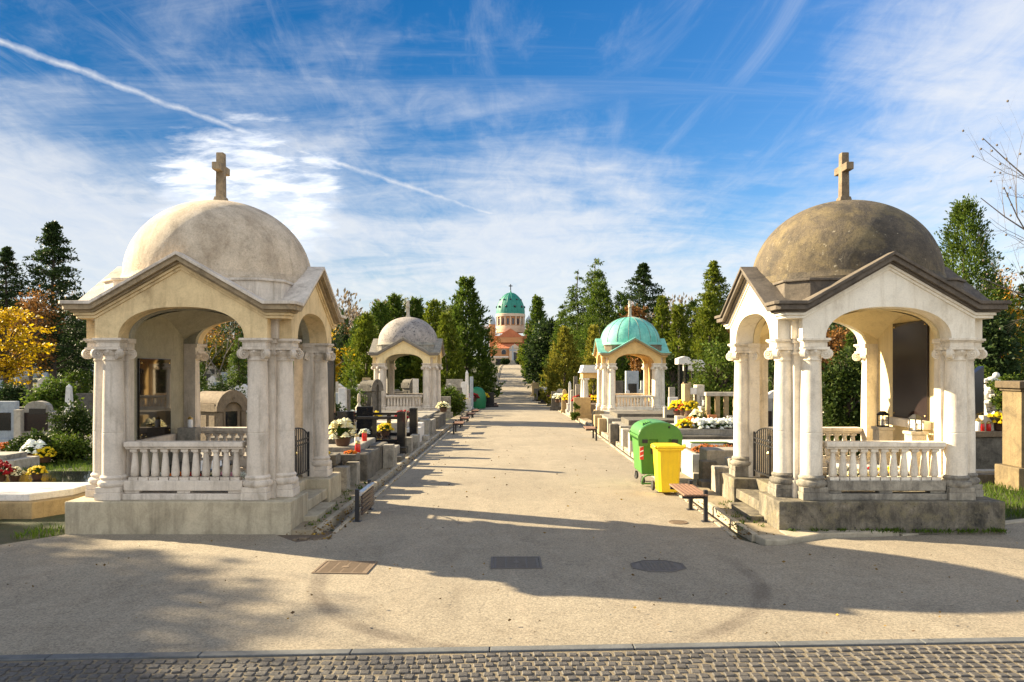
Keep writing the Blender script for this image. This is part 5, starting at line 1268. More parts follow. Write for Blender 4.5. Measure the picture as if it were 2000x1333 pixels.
for y in (26, 31, 37, 44, 52, 60, 70):
    x = 10.5 + r2.uniform(0, 1)
    while x < .66 * y + 1:
        k = r2.randrange(6); st, w, h, m, lb = rows[k]; lb = lb.replace('left slope', 'right side')
        yy = y + r2.uniform(-1, 1); sc = r2.uniform(.85, 1.25)
        if k in first: dup(first[k], (x, yy, S(x, yy)), r2.uniform(-.3, .3), None, None, sc)
        else: first[k] = headstone(lb, (x, yy, S(x, yy)), w, h, .25, M[m if m != 'blue' else 'ochre'], st, M['blk'] if k in (0, 2) else None, group='headstone rows on the right side: ' + str(lb.split(' in the')[0]), sc=sc)
        x += r2.uniform(1.6, 3.2)
# ------------------------------------------------------------------ trees and plants
def fol(name, P, D, S, mat, parent, seed, asp=.45): return leafcards(name, P, D, np.asarray(S), mat, parent, asp, seed)
def conifer_pts(h, r, nb, per, seed, base=.08, power=.8, droop=.22, spread=.13, gap=0):
    rs = np.random.RandomState(seed)
    t = base + (1 - base) * (1 - np.sqrt(rs.uniform(0, 1, nb)) * 1.0)
    t = np.clip(t, base, .995)
    az = np.arange(nb) * 2.39996 + rs.uniform(-.5, .5, nb)
    L = r * (1 - t) ** power * rs.uniform(.62, 1.12, nb) + .03 * r
    u = rs.uniform(.12, 1, (nb, per)) ** .75
    ca, sa = np.cos(az)[:, None], np.sin(az)[:, None]
    rad = u * L[:, None]
    z = h * t[:, None] - droop * L[:, None] * u ** 1.4 + .10 * L[:, None] * u ** 4
    P = np.stack([rad * ca, rad * sa, z], -1) + rs.normal(size=(nb, per, 3)) * (spread * L[:, None, None] + .02 * r) * np.array([1, 1, .55])
    D = np.stack([ca * np.ones_like(u), sa * np.ones_like(u), -.35 * np.ones_like(u)], -1) + rs.normal(size=(nb, per, 3)) * .55
    return P.reshape(-1, 3), D.reshape(-1, 3)
def trunk(parent, h, r, mat, lean=0, seed=0, name='trunk', limbs=None):
    m = MB(); rs = random.Random(seed)
    pts = [(rs.uniform(-.02, .02) * h * k / 6 * .5 + lean * (k / 6) ** 2, rs.uniform(-.02, .02) * h * k / 6 * .5, -.3 + (h + .3) * k / 6) for k in range(7)]
    m.tube(pts, [r * (1.25 if k == 0 else 1) * (1 - .9 * k / 6) for k in range(7)], 9)
    for l in (limbs or []): m.tube(l[0], l[1], 6)
    return m.build(name, mat, parent, smooth=60)
PROTO = {}
def tree(kind, label, loc, h, r, cat='tree', group=None, name=None, seed=1, leaf=None, mat=None, n=None, rz=None):
    """a new tree with its own trunk and crown"""
    T = thing(name or {'fir': 'fir_tree', 'thuja': 'thuja_tree', 'pine': 'pine_tree', 'broad': 'broadleaf_tree', 'layered': 'autumn_tree', 'bare': 'bare_tree', 'laurel': 'laurel_bush', 'birch': 'birch_tree'}[kind], label, cat, loc, rz or 0, group)
    rs = np.random.RandomState(seed); rd = random.Random(seed)
    if kind == 'fir':
        nb = n or 260; P, D = conifer_pts(h, r, int(nb * 1.1), 44, seed, .07, .82, .34, .085)
        limbs = []
        for k in range(26):
            a = rd.uniform(0, 6.28); t = rd.uniform(.1, .9); L = r * (1 - t) ** .82 * .8
            limbs.append(([(0, 0, h * t), (L * math.cos(a), L * math.sin(a), h * t - .22 * L)], [.012 * h * (1 - t) * .4 + .01, .008]))
        trunk(T, h * .97, h * .016 + .05, M['bark'], 0, seed, limbs=limbs)
        fol('crown', P, D, rs.uniform(.6, 1.3, len(P)) * (leaf or .028 * h) * .8, mat or M['lf_conifer'], T, seed, .42)
    elif kind == 'pine':        # tall open conifer: rounded clumps on visible limbs, sky between
        limbs = []; Ps, Ds = [], []
        nb = n or 95; env_p = 1
        for k in range(nb):
            t = 1 - (1 - .16) * (k + .5) / nb
            a = k * 2.39996 + rd.uniform(-.5, .5)
            env = r * (min(1, (1 - t) * 4.0) ** .75 * (.40 + .75 * (1 - t)))
            L = env * rd.uniform(.55, 1.12) + .10
            z0 = h * t; dz = L * rd.uniform(-.10, .28)
            tip = np.array([L * math.cos(a), L * math.sin(a), z0 + dz])
            limbs.append(([(0, 0, z0 - .12 * L), tuple(tip * np.array([.55, .55, 1]) + np.array([0, 0, -.06 * L])), tuple(tip)], [.02 + .006 * h * (1 - t), .018, .008]))
            for f in (1.0, .68, .40):
                c = tip * np.array([f, f, 1]); c[2] = z0 + dz * f
                m_ = int(46 * (1 if f > .6 else .6)); q = rs.normal(size=(m_, 3)) * np.array([.20, .20, .11]) * (.36 + .26 * L)
                Ps.append(c + q); Ds.append(q + np.array([0, 0, .1]) + rs.normal(size=(m_, 3)) * .12)
        trunk(T, h * .99, h * .015 + .06, M['bark'], 0, seed, limbs=limbs)
        P, D = np.concatenate(Ps), np.concatenate(Ds)
        fol('crown', P, D, rs.uniform(.6, 1.3, len(P)) * (leaf or .017 * h), mat or M['lf_dark'], T, seed, .5)
    elif kind == 'thuja':       # dense pointed crown made of upright sprays, lobed outline
        nn = int((n or 7500) * 1.9); per = 13; ns = nn // per
        t = np.where(rs.uniform(size=ns) < .72, 1 - np.sqrt(rs.uniform(0, 1, ns)) * .97, rs.uniform(.3, .99, ns))
        t = np.clip(t, .015, .97)
        az = rs.uniform(0, 2 * PI, ns)
        prof = np.minimum(1, (1 - t) * 1.6) ** .88 * np.minimum(1, .62 + t * 3.2)
        lob = 1 + .19 * np.sin(az * 4 + 9 * t + seed) + .17 * np.sin(az * 3 - 21 * t + 2 * seed) + .13 * np.sin(az * 6 + 41 * t)
        rad = r * prof * lob * np.sqrt(rs.uniform(.2, 1.0, ns)) * rs.uniform(.86, 1.08, ns)
        P = np.stack([rad * np.cos(az), rad * np.sin(az), h * t - .02 * h], -1)
        D0 = np.stack([np.cos(az) * .62, np.sin(az) * .62, np.ones(ns) * .85], -1) + rs.normal(size=(ns, 3)) * .22
        D0 /= np.linalg.norm(D0, axis=1, keepdims=True)
        # every spray: leaves set along a rising plume
        u = rs.uniform(0, 1, (ns, per)); ln = (.055 * h * rs.uniform(.6, 1.25, ns))[:, None]
        wsp = (.30 * (1 - u) + .10)[:, :, None] * ln[:, :, None]
        P = P[:, None, :] + D0[:, None, :] * (u * ln)[:, :, None] + rs.normal(size=(ns, per, 3)) * wsp * .5
        D = D0[:, None, :] + rs.normal(size=(ns, per, 3)) * .36
        P = P.reshape(-1, 3); D = D.reshape(-1, 3); nn = len(P)
        trunk(T, h * .85, h * .018 + .06, M['bark'], 0, seed)
        fol('crown', P, D, rs.uniform(.55, 1.35, nn) * (leaf or .040 * h) * .72, mat or M['lf_thuja'], T, seed, .42)
    elif kind in ('broad', 'laurel', 'birch', 'layered'):
        limbs = []; Ps, Ds = [], []
        nc = n or 70
        zc = .62 * h if kind != 'laurel' else .52 * h
        for k in range(nc):
            q = rs.normal(size=3); q /= np.linalg.norm(q); q *= rs.uniform(.35, 1) ** .5
            hz_ = (h - zc) if q[2] > 0 else (zc - (.22 if kind != 'laurel' else .04) * h)
            c = np.array([q[0] * r, q[1] * r, zc + q[2] * hz_ * .92])
            limbs.append(([(0, 0, h * .28 + .2 * c[2]), tuple(c * np.array([.5, .5, 1]) * np.array([1, 1, .78]) + np.array([0, 0, .05 * h])), tuple(c)], [.010 * h, .006 * h, .0025 * h]))
            m_ = 95; g = rs.normal(size=(m_, 3)) * np.array([.21, .21, .14]) * r * rs.uniform(.6, 1.3)
            if kind == 'layered': g = rs.normal(size=(m_, 3)) * np.array([.26, .26, .045]) * r * rs.uniform(.6, 1.3)
            if kind == 'birch': g[:, 2] -= np.abs(rs.normal(size=m_)) * .12 * h
            Ps.append(c + g); Ds.append(g * 1.2 + np.array([0, 0, -.06 * r]) + rs.normal(size=(m_, 3)) * .16 * r)
        trunk(T, h * (.86 if kind != 'laurel' else .6), h * .014 + .04, M['bark_l'] if kind == 'birch' else M['bark'], 0, seed, limbs=limbs)
        P, D = np.concatenate(Ps), np.concatenate(Ds)
        fol('crown', P, D, rs.uniform(.6, 1.3, len(P)) * (leaf or .026 * h), mat or M['lf_yellow'], T, seed, .62)
    elif kind == 'bare':
        m = MB(); tw = []
        def grow(p, d, L, rad, lev):
            n_ = 3; pts = [p]; rr_ = [rad]
            for i in range(n_):
                d = (d + Vector((rd.uniform(-.16, .16), rd.uniform(-.16, .16), .06))).normalized()
                pts.append(pts[-1] + d * L / n_); rr_.append(rad * (1 - .4 * (i + 1) / n_))
            m.tube(pts, rr_, 5 if lev < 2 else 3, cap=False)
            if lev >= 5: tw.append(pts[-1]); return
            for k in range(rd.choice((2, 3)) if lev < 4 else 3):
                a = rd.uniform(.3, .75); ax = Vector((rd.uniform(-1, 1), rd.uniform(-1, 1), rd.uniform(-.2, .2))).normalized()
                grow(pts[-1] if k else pts[2], Matrix.Rotation(a, 3, ax) @ d, L * rd.uniform(.62, .82), rr_[-1] * .75, lev + 1)
        grow(Vector((0, 0, -.2)), Vector((0, 0, 1)), h * .30, h * .016, 0)
        m.build('trunk', M['bark_g'], T)
        if mat:
            P = np.array([tuple(q) for q in tw]); k = 5
            P = np.repeat(P, k, 0) + rs.normal(size=(len(P) * k, 3)) * .035 * h
            fol('crown', P, rs.normal(size=P.shape), rs.uniform(.6, 1.2, len(P)) * (leaf or .02 * h), mat, T, seed, .6)
    return T
def px(p, y): return atx(p, y)
def ztop(py, y): return EYE - (py - 720) / F * y
def put(kind, label, pxc, y, top, half, seed, name=None, group=None, mat=None, leaf=None, n=None, zb=None, cat='tree'):
    x = px(pxc, y); z = gz(x, y) if zb is None else zb
    h = ztop(top, y) - z
    return tree(kind, label, (x, y, z - .05), h, half / F * y, cat, group, name, seed, leaf, mat, n)
# left of the alley
put('pine', 'tall dark pine with bare trunk, the taller at the far left', 104, 58, 436, 74, 3, n=125)
put('pine', 'second dark pine with ragged top at the left edge of the picture', 12, 58, 484, 62, 4)
put('layered', 'golden yellow autumn tree at the left edge below the dark pines', 8, 46, 592, 62, 5, mat=M['lf_yellow'], n=46, leaf=.2)
put('broad', 'russet brown half bare tree between the two dark pines', 60, 54, 560, 48, 15, mat=M['lf_brown'], n=36, leaf=.2)
put('fir', 'dark fir close behind the left pavilion cornice', 148, 62, 560, 46, 6, mat=M['lf_dark'])
put('laurel', 'round dark bush beside the left pavilion columns', 140, 22, 783, 33, 7, mat=M['lf_dlaurel'], cat='bush', name='round_bush', leaf=.075, n=60)
put('laurel', 'bushy dark green juniper on the slope left of the white obelisk', 103, 38, 742, 36, 8, mat=M['lf_conifer'], cat='bush', name='juniper_bush', leaf=.16)
put('laurel', 'light green bush on the slope above the white obelisk', 150, 50, 718, 22, 9, mat=M['lf_laurel'], cat='bush', name='slope_bush', leaf=.16, n=30)
put('laurel', 'small dark shrub at the left edge under the yellow tree', 22, 42, 745, 22, 10, mat=M['lf_dark'], cat='bush', name='slope_bush', leaf=.16, n=30)
put('laurel', 'leafy low shrub with pale blossoms on the grass, left of the left pavilion', 62, 20.5, 842, 34, 11, mat=M['lf_dlaurel'], cat='bush', name='low_shrub', leaf=.09, n=34)
put('laurel', 'light green low shrub against the left pavilion columns', 130, 20.8, 846, 40, 12, mat=M['lf_laurel'], cat='bush', name='low_shrub', leaf=.09, n=40)
# seen through the left pavilion
put('laurel', 'round glossy bush behind the brown tomb house in the left pavilion arch', 437, 27, 733, 36, 13, mat=M['lf_dlaurel'], cat='bush', name='round_bush', leaf=.085, n=60)
put('laurel', 'small orange brown shrub beside the glossy round bush', 402, 28, 762, 14, 14, mat=M['lf_brown'], cat='bush', name='orange_shrub', leaf=.08, n=26)
put('thuja', 'narrow green cypress in the left pavilion arch', 390, 40, 708, 15, 16, n=3500, mat=M['lf_conifer'])
put('fir', 'dark green fir at the right side of the left pavilion arch', 466, 62, 640, 32, 17, mat=M['lf_conifer'])
put('bare', 'bare grey tree with forked trunk in the left pavilion arch', 436, 66, 585, 60, 18)
put('bare', 'thin bare tree with a few yellow leaves in the left pavilion arch', 398, 72, 600, 60, 19, mat=M['lf_brown'], leaf=.16)
put('broad', 'green tree with a few yellow clumps behind the bare ones in the left pavilion arch', 415, 95, 660, 46, 20, mat=M['lf_ygreen'], n=36, leaf=.34)
# between the left pavilions
put('bare', 'bare tree with yellow leaves beside the left pavilion', 648, 70, 610, 40, 21, mat=M['lf_yellow'], leaf=.3)
put('broad', 'low yellow tree behind the graves beside the left pavilion', 640, 78, 665, 24, 22, mat=M['lf_yellow'], n=26, leaf=.25)
put('fir', 'hazy dark fir between the left pavilions', 672, 96, 616, 26, 23, mat=M['lf_dark'])
put('bare', 'tall bare brown tree left of the thuja wall', 705, 110, 590, 60, 24, mat=M['lf_brown'], leaf=.3)
put('bare', 'second bare brown tree nearer the left pavilions', 688, 104, 598, 60, 25)
for k, (pxc, y, top, half, lb) in enumerate(((716, 62, 612, 30, 'light green thuja, leftmost in the wall of thujas'), (742, 66, 590, 32, 'thuja second from the left in the thuja wall'), (770, 70, 576, 30, 'thuja behind the cross of the grey domed pavilion'),
                             (812, 70, 582, 30, 'thuja right of the cross of the grey domed pavilion'), (846, 66, 588, 32, 'yellowish thuja at the right of the thuja wall'), (872, 62, 612, 28, 'lower thuja touching the big left conifer'))):
    put('thuja', lb, pxc, y, top, half * 1.25, 30 + k, mat=M['lf_thuja'] if k in (0, 4, 5) else M['lf_conifer'], group='thujas behind the grey domed pavilion')
put('broad', 'sparse tree top rising above the thuja wall, left', 775, 92, 557, 36, 37, n=24, mat=M['lf_hazy'], leaf=.26)
put('broad', 'sparse tree top rising above the thuja wall, middle', 818, 95, 563, 26, 38, n=20, mat=M['lf_hazy'], leaf=.26)
put('broad', 'sparse tree top rising above the thuja wall, right', 868, 95, 563, 28, 39, n=20, mat=M['lf_hazy'], leaf=.26)
put('thuja', 'big dense conical conifer beside the left kerb', 911, 74, 543, 50, 40, n=12500, leaf=.42, mat=M['lf_conifer'])
put('laurel', 'low bush beside the grey domed pavilion steps', 884, 46, 752, 20, 41, mat=M['lf_conifer'], cat='bush', name='slope_bush', leaf=.14, n=36)
put('thuja', 'small pointed thuja between graves before the grey domed pavilion', 687, 30, 718, 13, 42, n=2600, mat=M['lf_conifer'])
put('laurel', 'light green bush under the small pointed thuja', 690, 29, 752, 20, 43, mat=M['lf_laurel'], cat='bush', name='slope_bush', leaf=.10, n=34)
put('laurel', 'dark green shrub beside the tall black stele', 645, 22.5, 768, 22, 44, mat=M['lf_dlaurel'], cat='bush', name='low_shrub', leaf=.09, n=30)
# far end of the alley
for k, (x, y, h, r) in enumerate(((-8.6, 90, 11.5, 2.8), (-8.4, 97, 11.5, 2.8), (-8.6, 104, 11, 2.8))):
    tree('thuja', ['dark conifer behind the big left conifer, first of the far row', 'dark conifer in the far left row where the road rises', 'dark conifer halfway up the rising road, left'][k],
         (x, y, gz(x, y)), h, r, 'tree', 'far conifers left of the rising road', None, 130 + k, .4, M['lf_conifer'], 4500)
put('bare', 'brown bare tree left of the church', 958, 190, 622, 34, 45, mat=M['lf_brown'], leaf=.4)
put('thuja', 'tall conifer right of the church dome', 1050, 118, 580, 25, 47, n=7000, leaf=.55, mat=M['lf_conifer'])
put('bare', 'bare tree behind the tall conifer right of the church', 1066, 150, 598, 50, 48)
put('laurel', 'dark rounded tree right of the church square', 1072, 100, 622, 38, 49, mat=M['lf_dark'], leaf=.42, name='yew_tree', cat='tree', n=85)
put('laurel', 'light green bush at the right end of the rising road', 1030, 150, 668, 14, 50, mat=M['lf_thuja'], leaf=.5, name='slope_bush', cat='bush', n=44)
put('thuja', 'bushy yellow-green thuja on the right kerb beyond the temple tomb', 1103, 66, 640, 40, 51, n=8500, leaf=.30, mat=M['lf_ythuja'])
put('fir', 'tallest fir on the right side with broken double top', 1162, 88, 495, 84, 52, n=520, leaf=.34)
put('fir', 'second fir top leaning on the tallest right fir', 1128, 90, 518, 60, 53, n=380, leaf=.34)
put('fir', 'dark fir sloping down left of the tallest right fir', 1104, 96, 580, 56, 54, n=320, leaf=.36)
put('thuja', 'broad green thuja in front of the tallest right fir', 1172, 76, 545, 46, 55, n=9500, leaf=.36, mat=M['lf_conifer'])
put('thuja', 'small yellow thuja left of the copper domed pavilion', 1160, 56, 636, 22, 56, n=4500, mat=M['lf_ythuja'])
put('pine', 'dark broad conifer behind the copper dome cross', 1256, 92, 516, 66, 57, n=130, mat=M['lf_dark'])
put('broad', 'russet tree peeping out behind the copper dome', 1242, 80, 572, 22, 58, mat=M['lf_brown'], n=30, leaf=.28)
put('thuja', 'slim yellow-green thuja right of the copper dome', 1293, 62, 580, 24, 59, n=6000, mat=M['lf_thuja'])
put('thuja', 'second yellow-green thuja right of the copper dome', 1326, 60, 594, 26, 60, n=6000, mat=M['lf_thuja'])
put('thuja', 'shaded green conifer between the yellow-green thujas and the tall slender conifer', 1352, 84, 588, 34, 61, n=6000, leaf=.34, mat=M['lf_conifer'])
put('thuja', 'green conifer filling the gap left of the copper dome cross', 1214, 86, 566, 34, 161, n=6500, leaf=.36, mat=M['lf_conifer'])
put('thuja', 'dark green conifer left of the thuja wall', 700, 86, 622, 34, 162, n=6000, leaf=.34, mat=M['lf_conifer'])
put('thuja', 'green conifer between the thuja wall and the big left conifer', 890, 84, 598, 30, 163, n=6000, leaf=.34, mat=M['lf_thuja'])
put('pine', 'tall slender conifer with airy top left of the right pavilion', 1394, 74, 512, 50, 62, n=130, mat=M['lf_thuja'])
put('thuja', 'dense green thuja at the foot of the tall slender conifer', 1386, 70, 572, 46, 63, n=9500, leaf=.36, mat=M['lf_thuja'])
put('laurel', 'dense climbing greenery right of the copper domed pavilion', 1312, 46, 672, 24, 64, mat=M['lf_dlaurel'], leaf=.14, name='ivy_bush', cat='bush', n=60)
put('laurel', 'glossy laurel tree beside the right pavilion', 1408, 25, 652, 46, 65, mat=M['lf_laurel'], leaf=.10, name='laurel_tree', cat='tree', n=120)
put('broad', 'orange brown tree behind the glossy laurel', 1420, 84, 618, 22, 66, mat=M['lf_brown'], n=30, leaf=.28)
# behind the right pavilion
put('laurel', 'dark climbing bush seen through the arch of the right pavilion', 1652, 18.2, 672, 46, 67, mat=M['lf_dlaurel'], leaf=.10, name='climbing_bush', cat='bush', n=120)
put('fir', 'dark fir seen through the top of the right pavilion arch', 1668, 44, 610, 44, 68, mat=M['lf_conifer'], n=220)
put('broad', 'russet tree seen through the right pavilion arch', 1622, 66, 636, 40, 69, mat=M['lf_brown'], n=40, leaf=.25)
put('laurel', 'dark shrub between the columns of the right pavilion', 1515, 30, 690, 26, 70, mat=M['lf_dlaurel'], leaf=.12, name='round_bush', cat='bush', n=50)
put('thuja', 'tall fir behind the right pavilion dome', 1886, 40, 390, 88, 71, n=22000, leaf=.22, mat=M['lf_conifer'], name='fir_tree')
put('laurel', 'mass of dark evergreen below the tall fir at the right', 1915, 36, 580, 56, 72, mat=M['lf_dark'], leaf=.2, name='yew_tree', cat='tree', n=110)
put('birch', 'golden birch with white trunk at the right edge', 1962, 44, 500, 26, 73, mat=M['lf_gold'], n=60, leaf=.16)
put('fir', 'dark fir behind the golden birch at the right edge', 2002, 50, 520, 40, 74, mat=M['lf_dark'])
put('laurel', 'light green shrub behind the tall black stele at the right', 1912, 24, 692, 26, 75, mat=M['lf_laurel'], leaf=.10, name='low_shrub', cat='bush', n=40)
put('laurel', 'leafy green shrub growing over the rock monument', 1962, 19.2, 720, 20, 76, mat=M['lf_laurel'], leaf=.085, name='low_shrub', cat='bush', n=30, zb=.9)
# small plants at the graves on the right
put('thuja', 'little dark conifer beside the cream flowers at the stone gate', 1374, 22.6, 790, 9, 77, n=1100, mat=M['lf_conifer'], zb=.5)
put('laurel', 'small plant on the grave edge before the temple tomb', 1122, 40, 785, 7, 78, mat=M['lf_laurel'], leaf=.08, name='low_shrub', cat='bush', n=14)
# bare autumn tree whose branches reach into the picture at the top right; its trunk stands outside
T = thing('bare_tree', 'bare branches with a few dry seed balls reaching in at the top right', 'tree', (10.25, 13.2, 0))
m = MB(); rd = random.Random(9); tips = []
m.tube([(0, 0, -.3), (.05, 0, 1.8), (-.05, .05, 3.4), (.1, 0, 5.5), (.05, .1, 8)], [.17, .15, .13, .10, .05], 9)
def twig(p, d, L, rad, lev):
    pts = [p]; rr_ = [rad]
    for i in range(5):
        d = (d + Vector((rd.uniform(-.12, .12), rd.uniform(-.12, .12), rd.uniform(-.06, .12)))).normalized()
        pts.append(pts[-1] + d * L / 5); rr_.append(rad * (1 - .72 * (i + 1) / 5))
    m.tube(pts, rr_, 6 if lev == 0 else 4, cap=False)
    tips.append(pts[-1])
    if lev >= 3: return
    for k in range((6, 4, 2)[lev]):
        i = rd.randrange(1, 5)
        nd = Matrix.Rotation(rd.uniform(.35, .9) * rd.choice((-1, 1)), 3, Vector((rd.uniform(-.3, .3), 1, rd.uniform(-.3, .3))).normalized()) @ d
        twig(pts[i], nd, L * rd.uniform(.3, .5), rr_[i] * .55, lev + 1)
for p, d, L in (((-.05, .05, 3.5), (-.86, -.1, .50), 3.0), ((.0, .05, 4.1), (-.93, -.1, .32), 2.4), ((.0, .02, 4.7), (-.88, -.2, .42), 2.6), ((.05, .0, 5.3), (-.72, -.2, .5), 2.2), ((0, 0, 3.2), (-.95, .2, .22), 2.0), ((.1, 0, 6.0), (.5, -.2, .9), 2.0)):
    twig(Vector(p), Vector(d).normalized(), L * 1.1, .024, 0)
for p in tips:
    if rd.random() < .2: m.ball((p.x, p.y, p.z - .02), .02, 6)
m.build('trunk', M['bark_g'], T)
# big garden tree standing left of the picture: it shades the foreground
T = tree('broad', 'leafy tree standing left of the camera whose shade falls on the crossing', (-26.6, 17.4, 0), 12.2, 2.1, seed=91, mat=M['lf_yellow'], n=190, leaf=.3)
T = tree('broad', 'second leafy tree standing farther left whose shade falls in the foreground', (-25.6, 14.2, 0), 13.0, 2.2, seed=92, mat=M['lf_brown'], n=150, leaf=.3)
# trees beyond the left border of the picture, and on the left slope
for k, (x, y, h, r, kd, mt_, nn, lb) in enumerate(((-44, 60, 12, 2.6, 'pine', 'lf_dark', 80, 'dark pine standing left of the pines at the picture edge'), (-52, 78, 11, 3.0, 'fir', 'lf_conifer', 240, 'green fir far out on the left slope'),
        (-36, 82, 9, 3.2, 'broad', 'lf_gold', 40, 'golden tree high on the left slope'), (-60, 62, 9, 3.4, 'broad', 'lf_ygreen', 46, 'yellow-green tree far out on the left slope'), (-30, 70, 8, 2.4, 'fir', 'lf_dark', 220, 'dark fir on the left slope behind the left pavilion'),
        (-40, 98, 10, 3.0, 'fir', 'lf_conifer', 240, 'green fir at the top of the left slope'), (-24, 92, 9, 2.6, 'thuja', 'lf_thuja', 3500, 'light green thuja high on the left slope'))):
    tree(kd, lb, (x, y, gz(x, y)), h, r, 'tree', 'trees on the left slope', None, 150 + k, None, M[mt_], nn)
# far wood along the horizon
rs = np.random.RandomState(77); Ps, Ds, Ss = [], [], []
for k in range(150):
    x = rs.uniform(-190, 190); y = rs.uniform(150, 230)
    if abs(x - .3) < 24: continue
    z = gz(x, y); h = rs.uniform(9, 15); r = rs.uniform(3, 5.5); n = 420
    v = rs.normal(size=(n, 3)); v /= np.linalg.norm(v, axis=1, keepdims=True); v *= rs.uniform(.3, 1, (n, 1)) ** .4
    Ps.append(np.array([x, y, z + h * .52]) + v * np.array([r, r, h * .5])); Ds.append(v + np.array([0, 0, .5]) + rs.normal(size=(n, 3)) * .4); Ss.append(rs.uniform(.5, 1.3, n))
w = fol('far_wood', np.concatenate(Ps), np.concatenate(Ds), np.concatenate(Ss), M['lf_twig'], None, 5, .4)
tag(w, 'hazy leafless wood on the horizon behind the cemetery', 'wood', None, 'stuff')
# nearer evergreen belt closing the gaps between the trunks on both sides
Ps, Ds, Ss = [], [], []
for k in range(200):
    s_ = rs.choice((-1, 1)); y = rs.uniform(95, 140); x = s_ * (10 + 110 * rs.uniform(0, 1) ** 1.4)
    z = gz(x, y); h = rs.uniform(5.0, 10.5) * (1 if abs(x) < 45 else .7); r = rs.uniform(1.8, 3.2); n = 620
    v = rs.normal(size=(n, 3)); v /= np.linalg.norm(v, axis=1, keepdims=True); v *= rs.uniform(.3, 1, (n, 1)) ** .4; v[:, :2] *= (1 - .62 * np.clip(v[:, 2:3], 0, 1))
    Ps.append(np.array([x, y, z + h * .5]) + v * np.array([r, r, h * .5])); Ds.append(v + np.array([0, 0, .5]) + rs.normal(size=(n, 3)) * .4); Ss.append(rs.uniform(.35, .8, n))
w = fol('shrub_belt', np.concatenate(Ps), np.concatenate(Ds), np.concatenate(Ss), M['lf_dark'], None, 6, .45)
tag(w, 'dark belt of evergreen shrubs behind the grave rows', 'shrubs', None, 'stuff')
# grass, weeds, fallen leaves
def grass(name, label, areas, seed, hgt=.12):
    rs = np.random.RandomState(seed); Ps, Ds, Ss = [], [], []
    for (x0, x1, y0, y1, n) in areas:
        x, y = rs.uniform(x0, x1, n), rs.uniform(y0, y1, n)
        Ps.append(np.stack([x, y, np.array([gz(a, b) - .04 for a, b in zip(x, y)])], -1)); Ds.append(np.stack([rs.normal(size=n) * .35, rs.normal(size=n) * .35, np.ones(n)], -1)); Ss.append(rs.uniform(.5, 1.4, n) * hgt)
    o = fol(name, np.concatenate(Ps), np.concatenate(Ds), np.concatenate(Ss), M['lf_grass'], None, seed, .09)
    return tag(o, label, 'grass', None, 'stuff')
grass('grass', 'bright green grass beside and behind the near pavilions', [(-14, -6.9, 16.8, 20.5, 9000), (-7.3, -6.68, 11.05, 11.7, 260), (8.0, 12.5, 12.6, 16.2, 9000), (-3.4, -3.1, 14.3, 15.0, 160)], 4)
wd = [(rng.uniform(3.3, 3.9), rng.uniform(11.3, 13.6)) for k in range(26)] + [(rng.uniform(4.0, 7.2), 11.2 + rng.uniform(-.04, .02)) for k in range(60)] + [(rng.uniform(-3.25, -2.95), rng.uniform(11.3, 16)) for k in range(30)]
rs = np.random.RandomState(8); n = len(wd) * 14
P = np.repeat(np.array([(a, b, .05) for a, b in wd]), 14, 0) + rs.normal(size=(n, 3)) * np.array([.035, .03, .008])
tag(fol('weeds', P, np.stack([rs.normal(size=n) * .6, rs.normal(size=n) * .6, np.ones(n)], -1), rs.uniform(.03, .09, n), M['lf_grass'], None, 8, .2), 'small weeds growing in the kerb joints', 'weeds', None, 'stuff')
n = 900
x = rs.uniform(-7, 8, n); y = rs.uniform(6.9, 34, n)
keep = (np.abs(x - .3) < 2.8) | (y < 10.6)
kerbs = np.stack([np.where(rs.uniform(size=2600) < .5, -2.66 - np.abs(rs.normal(size=2600)) * .22 + .06, 3.18 + np.abs(rs.normal(size=2600)) * .22 - .06), 10.9 + 34 * rs.uniform(size=2600) ** 1.6], -1)
P = np.concatenate([np.stack([x[keep], y[keep], np.full(keep.sum(), 0)], -1), np.concatenate([kerbs, np.zeros((2600, 1))], 1)])
P[:, 2] = [road_z(b) + .02 + .045 * max(0, 1 - ((a - .3) / 3) ** 2) + (.06 if abs(a - .26) > 2.95 else 0) for a, b in P[:, :2]]
rs.shuffle(P)
tag(fol('fallen_leaves', P, np.stack([rs.normal(size=len(P)), rs.normal(size=len(P)), np.abs(rs.normal(size=len(P))) * .12], -1), rs.uniform(.018, .055, len(P)), M['lf_fallen'], None, 9, .6), 'dry leaves scattered over the asphalt', 'leaves', None, 'stuff')
# ------------------------------------------------------------------ the domed church at the end of the alley
CX, CY = -1.6, 300.0
CZ = 3.6
T = thing('domed_church', 'orange brick church with big green dome at the end of the alley', 'church', (CX, CY, CZ))
M['churchpale'] = stone('church_pale_brick', (.56, .40, .26), (.50, .34, .22), (.34, .22, .14), .25, .4)
def zc(py): return EYE - (py - 720) / F * CY - CZ
d = 11.0     # centre of the drum, behind the facade
def rr(pxw): return pxw / F * (CY + d)
zb, ztp = zc(608) , zc(566)
q = MB(); pr = []
for k in range(25):
    t = k / 24
    pr.append((rr(27.5) * max(.0, (1 - t ** 2.15)) ** .62 * (1 - .0 * t), zb + (ztp - zb) * t))
pr[-1] = (.35, pr[-1][1]); pr += [(.22, ztp + .8), (.05, ztp + 1.1)]
q.lathe([(rr(27.8), zb - .5), (rr(27.8), zb + .25)] + pr, 48, (0, d, 0)); dome = q.build('dome', M['copper_dark'], T, smooth=40)
q = MB()
for k in range(16):
    a = 2 * PI * k / 16 + .1
    q.tube([(r_ * 1.003 * math.cos(a), d + r_ * 1.003 * math.sin(a), z_) for r_, z_ in pr[:-3]], .09, 4)
q.build('rib', M['copper_dark'], dome)
